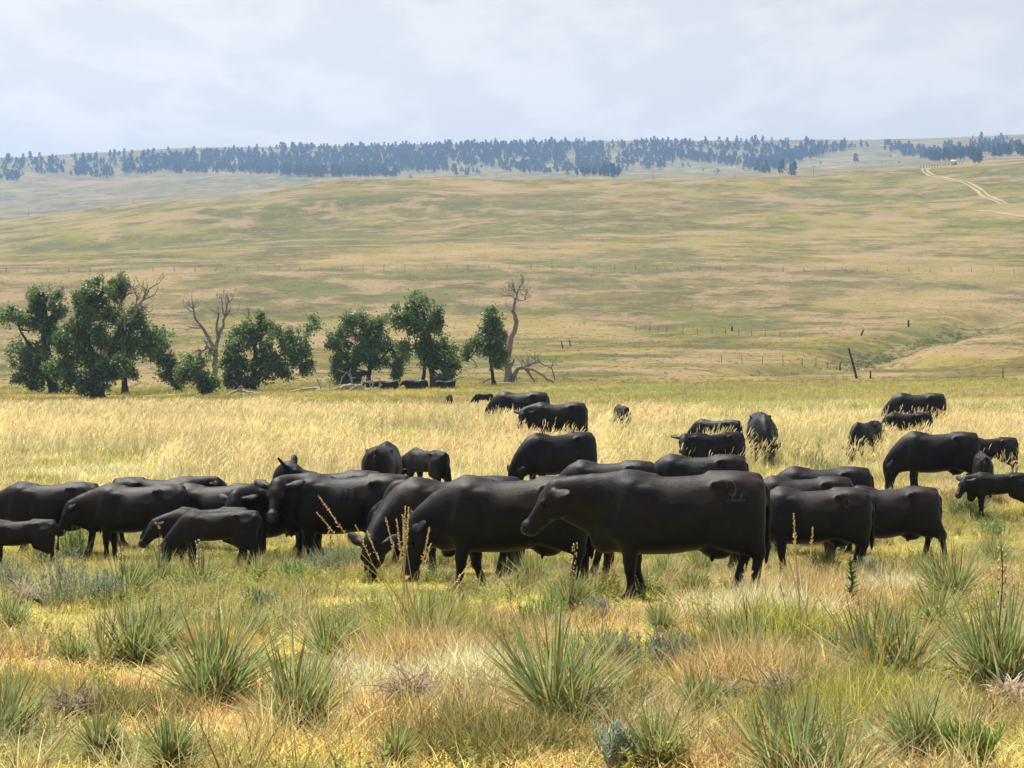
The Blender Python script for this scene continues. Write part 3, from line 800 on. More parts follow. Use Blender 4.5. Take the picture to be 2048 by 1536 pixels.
CATTLE = [
 # kind, u of the body's middle, distance, heading, size, pose, extras, label
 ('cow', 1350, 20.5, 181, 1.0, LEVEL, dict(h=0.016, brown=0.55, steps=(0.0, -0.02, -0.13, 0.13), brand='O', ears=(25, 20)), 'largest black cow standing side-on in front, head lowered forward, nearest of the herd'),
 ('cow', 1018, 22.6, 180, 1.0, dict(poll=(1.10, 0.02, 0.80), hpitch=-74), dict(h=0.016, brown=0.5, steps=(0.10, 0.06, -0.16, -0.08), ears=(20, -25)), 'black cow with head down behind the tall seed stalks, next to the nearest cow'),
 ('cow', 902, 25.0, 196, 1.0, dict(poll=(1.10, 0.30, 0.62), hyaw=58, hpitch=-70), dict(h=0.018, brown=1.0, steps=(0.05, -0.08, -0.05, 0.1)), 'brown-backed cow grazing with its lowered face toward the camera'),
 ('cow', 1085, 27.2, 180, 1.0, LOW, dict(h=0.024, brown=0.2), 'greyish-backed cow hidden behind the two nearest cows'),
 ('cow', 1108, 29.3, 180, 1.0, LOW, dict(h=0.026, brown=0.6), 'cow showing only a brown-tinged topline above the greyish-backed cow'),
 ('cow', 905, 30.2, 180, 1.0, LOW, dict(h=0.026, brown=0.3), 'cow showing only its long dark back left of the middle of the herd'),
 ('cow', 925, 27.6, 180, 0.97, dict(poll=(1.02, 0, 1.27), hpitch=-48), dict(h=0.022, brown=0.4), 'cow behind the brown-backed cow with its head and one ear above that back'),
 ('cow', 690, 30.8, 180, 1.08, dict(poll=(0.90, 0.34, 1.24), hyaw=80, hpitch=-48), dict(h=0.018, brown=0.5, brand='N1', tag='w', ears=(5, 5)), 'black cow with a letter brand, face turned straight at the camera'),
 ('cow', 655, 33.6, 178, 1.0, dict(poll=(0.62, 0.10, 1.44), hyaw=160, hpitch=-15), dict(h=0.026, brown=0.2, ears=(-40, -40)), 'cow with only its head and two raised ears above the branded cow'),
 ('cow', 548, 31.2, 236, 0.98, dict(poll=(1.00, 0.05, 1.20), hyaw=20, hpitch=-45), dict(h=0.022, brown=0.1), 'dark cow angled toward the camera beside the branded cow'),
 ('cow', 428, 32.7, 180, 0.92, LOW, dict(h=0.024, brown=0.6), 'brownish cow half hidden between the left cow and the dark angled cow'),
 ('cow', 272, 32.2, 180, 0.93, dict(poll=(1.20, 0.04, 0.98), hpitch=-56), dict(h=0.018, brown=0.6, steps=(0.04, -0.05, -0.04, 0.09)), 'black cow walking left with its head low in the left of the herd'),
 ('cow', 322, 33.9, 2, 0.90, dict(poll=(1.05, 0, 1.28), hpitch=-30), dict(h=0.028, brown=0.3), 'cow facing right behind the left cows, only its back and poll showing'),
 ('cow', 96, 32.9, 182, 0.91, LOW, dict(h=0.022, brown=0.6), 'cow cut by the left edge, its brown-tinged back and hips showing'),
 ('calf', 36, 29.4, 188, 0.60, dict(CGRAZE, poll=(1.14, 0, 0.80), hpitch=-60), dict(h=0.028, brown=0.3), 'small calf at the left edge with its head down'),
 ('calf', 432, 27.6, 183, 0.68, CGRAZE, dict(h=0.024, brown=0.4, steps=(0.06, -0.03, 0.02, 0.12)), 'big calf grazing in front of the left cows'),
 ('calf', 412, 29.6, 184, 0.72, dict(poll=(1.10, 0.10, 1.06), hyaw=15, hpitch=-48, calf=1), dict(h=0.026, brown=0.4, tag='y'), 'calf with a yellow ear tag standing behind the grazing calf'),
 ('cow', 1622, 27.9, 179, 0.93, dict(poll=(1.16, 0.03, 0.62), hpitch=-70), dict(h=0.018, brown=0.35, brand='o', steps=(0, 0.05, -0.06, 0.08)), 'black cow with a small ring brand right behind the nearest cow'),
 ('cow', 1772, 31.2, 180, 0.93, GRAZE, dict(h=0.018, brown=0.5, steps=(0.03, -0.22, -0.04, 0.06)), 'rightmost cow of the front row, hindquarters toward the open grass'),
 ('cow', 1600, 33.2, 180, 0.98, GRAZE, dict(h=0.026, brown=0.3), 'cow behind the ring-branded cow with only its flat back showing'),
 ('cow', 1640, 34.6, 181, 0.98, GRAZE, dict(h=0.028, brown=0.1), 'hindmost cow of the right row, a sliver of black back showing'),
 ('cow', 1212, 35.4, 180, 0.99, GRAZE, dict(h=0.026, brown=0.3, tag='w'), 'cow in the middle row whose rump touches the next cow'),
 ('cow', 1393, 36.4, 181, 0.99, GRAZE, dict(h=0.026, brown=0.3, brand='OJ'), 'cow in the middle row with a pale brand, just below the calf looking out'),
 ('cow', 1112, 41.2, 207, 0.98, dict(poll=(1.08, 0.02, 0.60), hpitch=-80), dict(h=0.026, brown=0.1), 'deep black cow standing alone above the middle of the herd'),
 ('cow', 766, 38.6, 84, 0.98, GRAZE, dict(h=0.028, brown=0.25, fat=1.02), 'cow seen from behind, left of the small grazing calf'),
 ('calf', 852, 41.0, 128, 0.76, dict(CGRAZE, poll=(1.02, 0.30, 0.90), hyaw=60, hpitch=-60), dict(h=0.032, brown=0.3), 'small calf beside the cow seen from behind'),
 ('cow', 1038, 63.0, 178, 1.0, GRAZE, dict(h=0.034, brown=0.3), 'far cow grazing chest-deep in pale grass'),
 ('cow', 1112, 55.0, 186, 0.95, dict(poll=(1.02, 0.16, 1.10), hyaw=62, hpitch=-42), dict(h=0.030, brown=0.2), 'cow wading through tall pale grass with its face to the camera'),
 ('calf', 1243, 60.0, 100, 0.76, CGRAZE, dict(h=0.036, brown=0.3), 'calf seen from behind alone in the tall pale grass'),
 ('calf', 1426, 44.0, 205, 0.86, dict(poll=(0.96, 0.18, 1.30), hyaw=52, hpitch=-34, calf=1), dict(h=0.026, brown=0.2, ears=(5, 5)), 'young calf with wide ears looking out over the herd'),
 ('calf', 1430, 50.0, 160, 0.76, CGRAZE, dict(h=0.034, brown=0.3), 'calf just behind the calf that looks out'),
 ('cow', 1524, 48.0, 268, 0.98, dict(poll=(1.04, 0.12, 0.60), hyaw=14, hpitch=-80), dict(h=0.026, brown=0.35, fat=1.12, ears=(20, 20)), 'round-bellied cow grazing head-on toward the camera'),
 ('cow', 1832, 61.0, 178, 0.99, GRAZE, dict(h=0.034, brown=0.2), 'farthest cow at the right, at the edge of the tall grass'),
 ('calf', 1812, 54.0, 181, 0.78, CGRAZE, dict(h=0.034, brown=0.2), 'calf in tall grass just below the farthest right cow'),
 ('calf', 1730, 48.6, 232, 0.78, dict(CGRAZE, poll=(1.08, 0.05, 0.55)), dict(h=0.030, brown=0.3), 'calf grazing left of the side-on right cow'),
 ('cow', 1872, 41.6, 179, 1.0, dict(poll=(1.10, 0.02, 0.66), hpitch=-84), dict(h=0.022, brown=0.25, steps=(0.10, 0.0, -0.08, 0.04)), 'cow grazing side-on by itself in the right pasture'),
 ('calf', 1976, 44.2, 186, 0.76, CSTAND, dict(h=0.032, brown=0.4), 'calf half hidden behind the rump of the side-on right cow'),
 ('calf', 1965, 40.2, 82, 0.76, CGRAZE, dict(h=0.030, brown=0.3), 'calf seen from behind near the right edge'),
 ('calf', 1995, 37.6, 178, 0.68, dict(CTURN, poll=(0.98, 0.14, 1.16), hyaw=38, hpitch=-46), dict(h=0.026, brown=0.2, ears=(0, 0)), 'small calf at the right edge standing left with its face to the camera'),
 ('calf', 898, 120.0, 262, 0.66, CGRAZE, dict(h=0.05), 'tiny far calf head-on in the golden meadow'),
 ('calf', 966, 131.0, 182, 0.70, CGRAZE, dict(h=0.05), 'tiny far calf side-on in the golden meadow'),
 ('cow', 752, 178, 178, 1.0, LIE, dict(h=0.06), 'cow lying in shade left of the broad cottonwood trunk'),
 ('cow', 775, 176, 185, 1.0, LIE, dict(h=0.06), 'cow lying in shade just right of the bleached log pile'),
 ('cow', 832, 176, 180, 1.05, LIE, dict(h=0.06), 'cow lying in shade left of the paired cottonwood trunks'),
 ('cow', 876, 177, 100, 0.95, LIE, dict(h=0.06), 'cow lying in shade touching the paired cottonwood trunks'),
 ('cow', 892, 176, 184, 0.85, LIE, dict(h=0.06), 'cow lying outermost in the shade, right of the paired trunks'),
]
BRANDS = {
 'O': ([[(-0.545 + 0.045 * math.cos(t) + 0.01 * math.sin(t), 1.19 + 0.075 * math.sin(t)) for t in np.linspace(0, 5.6, 20)]],
       [[(-0.49, 1.06), (-0.68, 1.075)], [(-0.545, 1.075), (-0.56, 1.135)], [(-0.625, 1.08), (-0.65, 1.13)]]),
 'N1': ([[(0.02, 0.98), (0.015, 1.15), (-0.06, 1.00), (-0.07, 1.16)], [(-0.17, 0.98), (-0.17, 1.15)]],),
 'o': ([[(-0.50 + 0.045 * math.cos(t), 1.14 + 0.06 * math.sin(t)) for t in np.linspace(0, 6.0, 18)]],),
 'OJ': ([[(-0.10 + 0.06 * math.cos(t), 1.18 + 0.04 * math.sin(t)) for t in np.linspace(0, 6.28, 18)]], [[(0.10, 1.20), (0.09, 1.14), (0.06, 1.13)]]),
}
for kind, u, d, head_deg, size, pose, ex, label in CATTLE:
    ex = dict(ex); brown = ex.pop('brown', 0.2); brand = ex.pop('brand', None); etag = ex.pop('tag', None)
    x, y, _ = place(u, d)
    th = R(head_deg); c, s = math.cos(th), math.sin(th)
    def gl(lx, ly): return gz(x + size * (c * lx - s * ly), y + size * (s * lx + c * ly))
    fp = [(0.47, 0.16), (-0.69, 0.16), (0.47, -0.16), (-0.69, -0.16)]
    g4 = [gl(*q) for q in fp]; base = sum(g4) / 4
    prm = dict(pose); prm.update(ex)
    vr = np.random.default_rng(int(u * 7 + d * 13))
    if 'steps' not in prm: prm['steps'] = tuple(vr.uniform(-0.12, 0.12, 4))
    prm.setdefault('tail_side', float(vr.uniform(-0.14, 0.14))); prm.setdefault('fat', float(vr.uniform(0.90, 1.05)))
    if 'hyaw' not in prm: prm['hyaw'] = float(vr.uniform(-14, 14))
    build = (float(vr.uniform(0.95, 1.03)), float(vr.uniform(0.95, 1.05)), float(vr.uniform(0.985, 1.015)))
    if d < 24: build = (1.0, 1.0, 1.0)
    if d < 21: prm['hyaw'] = -8.0
    h = prm.pop('h', 0.03) / (1.0 if d < 100 else 1.0)
    V, Fc, hd = make_animal(h=h, feet=[np.clip((g - base) / size, -0.09, 0.09) for g in g4], **prm)
    root = bpy.data.objects.new(kind, None); link(root)
    root.location = (x, y, base - 0.02); root.rotation_euler = (0, 0, th); root.scale = (size * build[0], size * build[1], size * build[2])
    root.empty_display_size = 0.2
    tag(root, label, kind, 'herd of black cattle')
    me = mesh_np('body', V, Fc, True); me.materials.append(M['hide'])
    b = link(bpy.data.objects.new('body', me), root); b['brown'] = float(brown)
    if d < 50:
        for s_ in (-1, 1):
            mb = MB(); ball(mb, hd['H'](0.185, s_ * 0.093, -0.062), 0.021 * hd['k']); mb.build('eye', M['eye'], root, True)
        mb = MB(); ball(mb, hd['H'](0.452, 0, -0.095), np.array((0.058, 0.070, 0.058)) * hd['k'] * 1.06); mb.build('muzzle', M['muzzle'], root, True)
    if etag:
        sgn = 1 if kind == 'calf' or etag == 'y' else -1
        for s_, c0, ea in hd['ears']:
            if s_ == sgn:
                mb = MB(); ctr = c0 + ea * 0.15 - np.array([0, 0, 0.055]) + np.array([0, 0.03, 0]) * s_
                box(mb, ctr, (0.055, 0.012, 0.075)); box(mb, ctr + np.array([0, 0, 0.045]), (0.02, 0.014, 0.03))
                mb.build('ear_tag', M['tag_yellow' if etag == 'y' else 'tag_white'], root)
    if brand:
        bvh = BVHTree.FromPolygons([tuple(v) for v in V], [tuple(f_) for f_ in Fc])
        for grp in BRANDS[brand]:
            mb = ribbon_on(bvh, grp, 1, 0.018 if brand != 'N1' else 0.026)
            if mb: mb.build('brand_mark', M['brand_dark' if brand == 'N1' else 'brand'], root)
# ----------------------------------------------------------------- trees along the creek
def pt(u, v, d): return np.array([ux(u, d), d, (V0 - v) * d / FPX])
def smooth_poly(P, n=4):
    P = np.asarray(P, float)
    if len(P) < 3: return np.array([P[0] + (P[-1] - P[0]) * t for t in np.linspace(0, 1, n + 1)])
    t = np.arange(len(P)); tt = np.linspace(0, len(P) - 1, (len(P) - 1) * n + 1)
    out_ = []
    for q in tt:
        i = min(int(q), len(P) - 2); f = q - i
        p0 = P[max(i - 1, 0)]; p1 = P[i]; p2 = P[i + 1]; p3 = P[min(i + 2, len(P) - 1)]
        out_.append(0.5 * ((2 * p1) + (-p0 + p2) * f + (2 * p0 - 5 * p1 + 4 * p2 - p3) * f * f + (-p0 + 3 * p1 - 3 * p2 + p3) * f**3))
    return np.array(out_)
def limb(mb, P, r0, r1, n=6, jit=0.05, rng=None):
    P = smooth_poly(P, 4)
    if rng is not None and jit: P[1:-1] += rng.normal(0, jit, (len(P) - 2, 3))
    tube(mb, P, np.linspace(r0, r1, len(P)), n)
    return P
def twigs(mb, p, dirv, length, r, depth, rng, spread=0.7, up=0.15):
    n = 3
    P = [np.array(p, float)]; dv = nrm(np.array(dirv, float))
    for i in range(n):
        dv = nrm(dv + rng.normal(0, 0.22, 3) + np.array([0, 0, up * 0.4])); P.append(P[-1] + dv * length / n)
    tube(mb, P, np.linspace(r, max(r * 0.45, 0.008), n + 1), 4 if r > 0.03 else 3, cap=False)
    if depth > 0:
        for q in range(rng.integers(2, 5)):
            k = rng.integers(1, n + 1)
            twigs(mb, P[k], dv + rng.normal(0, spread, 3) + np.array([0, 0, up]), length * rng.uniform(0.45, 0.75), r * 0.55, depth - 1, rng, spread, up)

def leaf_cloud(mb, centers, sig, per, size, rng, lobc, dark=(0.6, 1.25)):
    """leaf-sized faces gathered in clumps"""
    for c, sg in zip(centers, sig):
        n = int(per)
        p = c + rng.normal(0, 1, (n, 3)) * sg
        nn = rng.normal(0, 1, (n, 3)) + nrm(c - lobc)[None] * 0.6 + np.array([0, 0, 0.5]); nn /= np.linalg.norm(nn, axis=1)[:, None]
        a = np.cross(nn, rng.normal(0, 1, (n, 3))); a /= np.linalg.norm(a, axis=1)[:, None] + 1e-9
        b = np.cross(nn, a)
        s = size * rng.uniform(0.6, 1.35, n)[:, None]
        V = np.stack([p - a * s * 0.6, p - b * s * 0.42, p + a * s * 0.6, p + b * s * 0.42], 1).reshape(-1, 3)
        tone = rng.uniform(*dark) * rng.uniform(0.8, 1.2, (n, 1)); hue = np.stack([rng.uniform(0.85, 1.25, n), np.ones(n), rng.uniform(0.7, 1.1, n)], -1)
        mb.add(V, np.arange(4 * n).reshape(-1, 4), col=np.repeat(tone * hue, 4, 0))

def cottonwood(label, ub, vb, trunks, lobes, seed, twig=None, dead_twigs=(), name='cottonwood_tree', leafy=1.0):
    rng = np.random.default_rng(seed)
    d = find_d(ub, vb, 120, 250)
    root = bpy.data.objects.new(name, None); link(root); root.empty_display_size = 0.5
    x, y, z = place(ub, d); root.location = (x, y, z)
    tag(root, label, 'tree', 'trees along the creek')
    o = np.array([x, y, z])
    px = d / FPX
    mb = MB()
    for P, r0, r1 in trunks:
        Q_ = [pt(a, b, d + (c_ if c_ else 0)) - o for a, b, c_ in P]
        # root the foot in the ground and flare it
        if P[0][1] >= vb - 14:
            fx, fy = Q_[0][0] + x, Q_[0][1] + y
            Q_[0][2] = gz(fx, fy) - z - 0.25
        limb(mb, Q_, r0 * 0.72, r1 * 0.75, 8, 0.03, rng)
        if P[0][1] >= vb - 14: tube(mb, [Q_[0], Q_[0] + [0, 0, 0.45], Q_[0] * 0.6 + Q_[1] * 0.4], [r0 * 1.1, r0 * 0.85, r0 * 0.66], 8)
    crown = MB()
    tp = np.array(pt(trunks[0][0][-1][0], trunks[0][0][-1][1], d) - o)
    for (u, v, ru, rv) in lobes:
        c = pt(u, v, d) - o; c[1] += rng.uniform(-0.6, 0.6) * ru * px
        rx, rz, ry = ru * px, rv * px, 0.85 * ru * px
        # limb into the lobe
        near = min([np.array(pt(a, b, d + (c_ or 0)) - o) for P, _, _ in trunks for a, b, c_ in P[1:]], key=lambda q: np.linalg.norm(q - c))
        limb(mb, [near, near * 0.4 + c * 0.6 + rng.normal(0, 0.15, 3), c], 0.10, 0.04, 5, 0.05, rng)
        ncl = int(max(9, 16 * (rx * rz) ** 0.75 * 1.45) * leafy)
        dirs = rng.normal(0, 1, (ncl, 3)); dirs /= np.linalg.norm(dirs, axis=1)[:, None]
        rad = rng.uniform(0.35, 1.0, ncl) ** 0.6
        sub = rng.normal(0, 0.42, (5, 3)) * np.array([rx, ry, rz]) * 1.15
        cs_ = c + sub[rng.integers(0, 5, ncl)] + dirs * (0.25 + 0.75 * rad[:, None]) * np.array([rx, ry, rz]) * 0.62
        leaf_cloud(crown, cs_, rng.uniform(0.14, 0.32, ncl), 54, 0.20, rng, c)
        for q in range(max(2, ncl // 7)):
            e = cs_[rng.integers(ncl)]
            tube(mb, [c, (c + e) / 2 + rng.normal(0, 0.1, 3), e], [0.035, 0.025, 0.012], 4, cap=False)
    mb.build('trunk', M['bark'], root, True)
    if crown.n: crown.build('crown', M['leaf'], root, False, True)['kind'] = 'stuff'
    if dead_twigs:
        tw = MB()
        for (u0, v0, u1, v1, r, dep) in dead_twigs:
            a = pt(u0, v0, d) - o; b = pt(u1, v1, d) - o
            P = limb(tw, [a, (a + b) / 2 + rng.normal(0, 0.2, 3), b], r, r * 0.35, 5, 0.06, rng)
            L = np.linalg.norm(b - a)
            for q in range(6):
                k = rng.integers(len(P) // 3, len(P))
                twigs(tw, P[k], (b - a) / L + rng.normal(0, 0.8, 3), L * rng.uniform(0.25, 0.5), r * 0.45, dep, rng)
        tw.build('dead_branches', M['greywood'], root)['kind'] = 'stuff'
    return root, d, o

cottonwood('leftmost cottonwood with a thick leaning trunk and dense dark crown', 108, 786,
    [([(110, 786, 0), (100, 740, 0), (92, 690, 0), (88, 620, 0), (95, 590, 0)], 0.75, 0.2), ([(98, 730, 0), (60, 690, 0), (40, 660, 0)], 0.3, 0.1)],
    [(80, 590, 24, 26), (110, 610, 24, 26), (70, 615, 18, 16), (45, 640, 30, 22), (75, 655, 26, 24), (105, 650, 22, 24), (40, 710, 24, 28), (60, 735, 26, 22), (88, 700, 20, 24), (75, 762, 22, 18), (120, 680, 18, 22), (45, 755, 16, 12), (95, 745, 14, 16)], 1,
    dead_twigs=[(95, 600, 97, 568, 0.06, 2), (120, 600, 127, 570, 0.05, 2), (45, 665, 25, 680, 0.05, 1)])
cottonwood('tallest left cottonwood with a forked thick trunk and bare top branches', 197, 797,
    [([(195, 797, 0), (192, 760, 0), (185, 720, 0), (170, 660, 0), (190, 610, 0), (215, 575, 0)], 0.85, 0.2), ([(200, 790, 0), (205, 750, 0), (225, 700, 0), (240, 650, 0)], 0.5, 0.2)],
    [(205, 578, 26, 24), (235, 580, 18, 20), (185, 600, 26, 24), (215, 610, 24, 22), (165, 605, 18, 16), (150, 650, 26, 26), (175, 640, 24, 24), (205, 640, 18, 20), (135, 690, 24, 26), (160, 700, 28, 28), (190, 680, 24, 24), (130, 740, 26, 22), (160, 745, 26, 22), (185, 720, 24, 22), (215, 720, 24, 24), (215, 690, 20, 18), (165, 775, 20, 12), (145, 765, 18, 14), (215, 755, 14, 16), (235, 735, 16, 18), (180, 765, 16, 14)], 2,
    dead_twigs=[(240, 620, 258, 575, 0.14, 2), (262, 640, 298, 578, 0.15, 2), (268, 620, 270, 588, 0.08, 2), (225, 590, 243, 553, 0.07, 2), (250, 660, 240, 610, 0.08, 2), (190, 590, 178, 562, 0.05, 2), (205, 575, 205, 552, 0.04, 2)])
cottonwood('cottonwood right of the tallest one with a straight bare lower trunk', 250, 788,
    [([(250, 788, 0), (250, 740, 0), (257, 690, 0), (262, 640, 0)], 0.45, 0.15)],
    [(262, 640, 24, 22), (285, 650, 18, 22), (245, 670, 20, 24), (270, 680, 22, 22), (235, 700, 24, 24), (258, 715, 18, 20), (230, 750, 12, 18), (305, 665, 18, 14), (300, 695, 22, 22), (262, 750, 10, 14)], 3,
    dead_twigs=[(270, 660, 285, 630, 0.06, 2)])
cottonwood('slim sapling trunk between the two biggest left cottonwoods', 128, 783,
    [([(127, 783, 0), (129, 755, 0), (132, 725, 0)], 0.16, 0.08)], [(132, 720, 10, 12), (140, 735, 10, 10)], 4)
cottonwood('small cottonwood leaning left over open grass', 357, 783,
    [([(358, 783, 0), (345, 755, 0), (330, 725, 0), (315, 700, 0)], 0.34, 0.12)],
    [(308, 680, 18, 20), (300, 700, 16, 18), (318, 705, 20, 18), (330, 725, 16, 16), (335, 745, 16, 16), (350, 762, 14, 10), (345, 735, 14, 12)], 5)
cottonwood('low bushy cottonwood with a broken dead stub on top', 410, 790,
    [([(408, 790, 0), (402, 760, 0), (398, 735, 0)], 0.36, 0.15), ([(416, 790, 0), (424, 768, 0), (428, 755, 0)], 0.22, 0.1)],
    [(375, 740, 20, 18), (392, 732, 18, 16), (405, 750, 20, 18), (380, 755, 18, 14), (425, 760, 14, 18), (412, 775, 14, 14)], 6,
    dead_twigs=[(398, 725, 402, 700, 0.22, 1), (400, 705, 414, 682, 0.14, 2), (412, 690, 420, 708, 0.06, 2), (402, 710, 388, 705, 0.06, 2)])
cottonwood('spreading cottonwood with a tall spire and a lower right lobe', 507, 781,
    [([(507, 781, 0), (507, 755, 0), (510, 720, 0), (512, 680, 0), (520, 640, 0)], 0.42, 0.15), ([(508, 755, 0), (535, 728, 0), (570, 705, 0), (590, 690, 0)], 0.28, 0.1), ([(473, 779, 0), (474, 755, 0), (478, 730, 0)], 0.24, 0.1)],
    [(526, 628, 10, 16), (520, 648, 18, 14), (482, 660, 22, 12), (505, 662, 22, 16), (535, 665, 18, 18), (475, 700, 22, 20), (500, 690, 24, 20), (465, 725, 24, 24), (490, 735, 28, 24), (515, 720, 24, 22), (530, 750, 22, 18), (455, 745, 14, 18), (550, 720, 20, 18), (575, 690, 22, 24), (600, 680, 20, 24), (590, 715, 22, 20), (608, 735, 14, 18), (568, 740, 18, 14), (455, 765, 14, 10), (488, 760, 18, 12)], 7,
    dead_twigs=[(505, 650, 495, 622, 0.06, 2), (596, 680, 600, 655, 0.07, 2), (585, 690, 583, 660, 0.05, 2)])
cottonwood('broad round cottonwood above the bleached log pile', 737, 771,
    [([(737, 771, 0), (738, 745, 0), (740, 715, 0), (735, 670, 0)], 0.42, 0.18), ([(740, 740, 0), (765, 715, 0), (785, 690, 0)], 0.22, 0.1)],
    [(705, 640, 22, 18), (735, 650, 24, 20), (765, 650, 20, 18), (680, 675, 22, 18), (710, 680, 26, 24), (745, 690, 28, 26), (690, 705, 24, 22), (720, 720, 26, 22), (690, 745, 22, 18), (705, 755, 18, 14), (775, 690, 22, 22), (795, 715, 20, 24), (795, 745, 14, 18), (675, 735, 14, 14), (765, 720, 16, 16), (680, 760, 16, 10), (715, 745, 16, 14)], 8)
cottonwood('tall cottonwood with paired trunks and a greying top', 862, 776,
    [([(866, 776, 0), (863, 735, 0), (860, 690, 0), (850, 640, 0), (840, 610, 0)], 0.40, 0.15), ([(843, 774, 0.6), (849, 735, 0.6), (845, 690, 0.6)], 0.30, 0.15)],
    [(810, 630, 24, 22), (835, 615, 24, 18), (845, 640, 22, 24), (795, 640, 14, 16), (825, 655, 18, 16), (870, 650, 20, 26), (855, 680, 18, 28), (880, 685, 18, 28), (880, 720, 20, 24), (900, 735, 22, 22), (905, 710, 16, 18), (885, 755, 22, 14), (845, 700, 10, 18), (858, 720, 12, 16), (808, 690, 16, 14)], 9,
    dead_twigs=[(832, 615, 830, 594, 0.06, 2), (842, 620, 848, 597, 0.06, 2), (880, 650, 886, 634, 0.05, 2)])
cottonwood('narrow leafy cottonwood leaning beside the dead snag', 987, 770,
    [([(988, 770, 0), (983, 735, 0), (980, 700, 0), (984, 660, 0)], 0.26, 0.1), ([(981, 712, 0), (955, 700, 0), (940, 716, 0)], 0.14, 0.06)],
    [(980, 632, 8, 14), (988, 648, 16, 14), (996, 662, 14, 14), (975, 668, 16, 14), (968, 685, 20, 16), (990, 685, 20, 18), (950, 685, 14, 10), (978, 706, 18, 14), (1000, 705, 12, 16), (996, 722, 10, 10), (932, 710, 9, 10)], 10,
    dead_twigs=[(940, 716, 945, 735, 0.05, 1), (990, 690, 1012, 672, 0.06, 2)])

def snag(label, ub, vb, limbs, seed, tw, stump=None, name='dead_tree'):
    rng = np.random.default_rng(seed)
    d = find_d(ub, vb, 120, 260); x, y, z = place(ub, d); o = np.array([x, y, z])
    root = bpy.data.objects.new(name, None); link(root); root.location = (x, y, z); root.empty_display_size = 0.5
    tag(root, label, 'dead tree')
    mb = MB(); br = MB()
    for i, (P, r0, r1) in enumerate(limbs):
        Q_ = [pt(a, b, d + c_) - o for a, b, c_ in P]
        if i == 0: Q_[0][2] = -0.25
        limb(mb if i == 0 else br, Q_, r0, r1, 7, 0.04, rng)
    for (u, v, du, dv, L, r, dep, n) in tw:
        for q in range(n):
            a = pt(u, v, d) - o + rng.normal(0, 0.08, 3)
            twigs(br, a, np.array([du, 0, -dv]) + rng.normal(0, 0.55, 3), L * rng.uniform(0.6, 1.2), r, dep, rng, 0.75, 0.25)
    mb.build('trunk', M['greywood'], root, True)
    br.build('branches', M['greywood'], root, True)['kind'] = 'stuff'
    return d
snag('leafless forked dead tree between the left cottonwoods', 430, 776,
     [([(430, 776, 0), (430, 740, 0), (431, 702, 0)], 0.34, 0.26),
      ([(431, 704, 0), (418, 680, 0), (405, 655, 0), (392, 640, 0), (388, 622, 0), (384, 604, 0)], 0.24, 0.05),
      ([(431, 704, 0), (437, 672, 0), (445, 655, 0), (452, 625, 0), (457, 600, 0)], 0.24, 0.06),
      ([(435, 675, 0), (434, 650, 0), (437, 624, 0)], 0.15, 0.10),
      ([(450, 635, 0), (444, 612, 0), (443, 592, 0)], 0.10, 0.04)],
     21, [(388, 622, -0.6, -0.5, 1.3, 0.05, 2, 5), (405, 655, -0.8, 0.1, 1.5, 0.05, 2, 4), (457, 605, 0.2, -0.6, 1.0, 0.04, 2, 5), (452, 630, 0.5, -0.3, 1.2, 0.04, 2, 5), (437, 626, -0.7, -0.4, 1.3, 0.04, 2, 4), (445, 655, 0.5, 0.2, 1.2, 0.04, 2, 4), (443, 596, -0.3, -0.7, 0.9, 0.035, 2, 3)])
ds = snag('tall sinuous dead snag with a bare twiggy top', 1014, 768,
     [([(1014, 768, 0), (1016, 738, 0), (1014, 720, 0), (1018, 695, 0), (1024, 670, 0), (1034, 648, 0), (1029, 632, 0), (1026, 618, 0), (1030, 603, 0), (1034, 592, 0)], 0.42, 0.10),
      ([(1034, 592, 0), (1029, 582, 0), (1024, 570, 0)], 0.10, 0.04), ([(1034, 592, 0), (1036, 580, 0), (1040, 570, 0)], 0.07, 0.03),
      ([(1034, 598, 0), (1044, 601, 0), (1053, 598, 0)], 0.07, 0.03), ([(1031, 600, 0), (1022, 590, 0), (1012, 592, 0)], 0.06, 0.03),
      ([(1020, 734, 0), (1026, 724, 0), (1028, 716, 0)], 0.22, 0.04)],
     22, [(1030, 582, -0.2, -0.8, 1.1, 0.04, 2, 7), (1036, 580, 0.4, -0.7, 1.1, 0.04, 2, 6), (1050, 599, 0.5, -0.3, 0.9, 0.035, 2, 5), (1016, 592, -0.6, 0.1, 1.2, 0.035, 2, 5), (1027, 612, -0.7, 0.3, 1.2, 0.03, 2, 4)])

def fallen(label, P_uvd, r0, r1, seed, matk='deadwood', name='fallen_log', tw=0, group=None):
    rng = np.random.default_rng(seed)
    P = []
    for u, v, dd in P_uvd: P.append(pt(u, v, dd))
    P = np.array(P)
    for p in P: p[2] = max(p[2], gz(p[0], p[1]) + r1 * 0.6)
    P[0][2] = gz(P[0][0], P[0][1]) + r0 * 0.5
    o = P[0].copy(); o[2] = gz(o[0], o[1])
    root = bpy.data.objects.new(name, None); link(root); root.location = o; root.empty_display_size = 0.3
    tag(root, label, 'log', group)
    mb = MB(); Q_ = limb(mb, P - o, r0, r1, 7, 0.04, rng); mb.build('log', M[matk], root, True)
    if tw:
        br = MB()
        for q in range(tw):
            k = rng.integers(len(Q_) // 3, len(Q_)); twigs(br, Q_[k], rng.normal(0, 0.6, 3) + np.array([0, 0, 0.7]), rng.uniform(0.5, 1.4), 0.06, 1, rng)
        br.build('branch_stubs', M[matk], root, True)['kind'] = 'stuff'
ld = find_d(690, 782, 120, 240)
fallen('long low bleached log left of the log pile', [(582, 777, ld), (605, 779, ld), (632, 777, ld), (650, 783, ld - 1)], 0.10, 0.2, 41, tw=2)
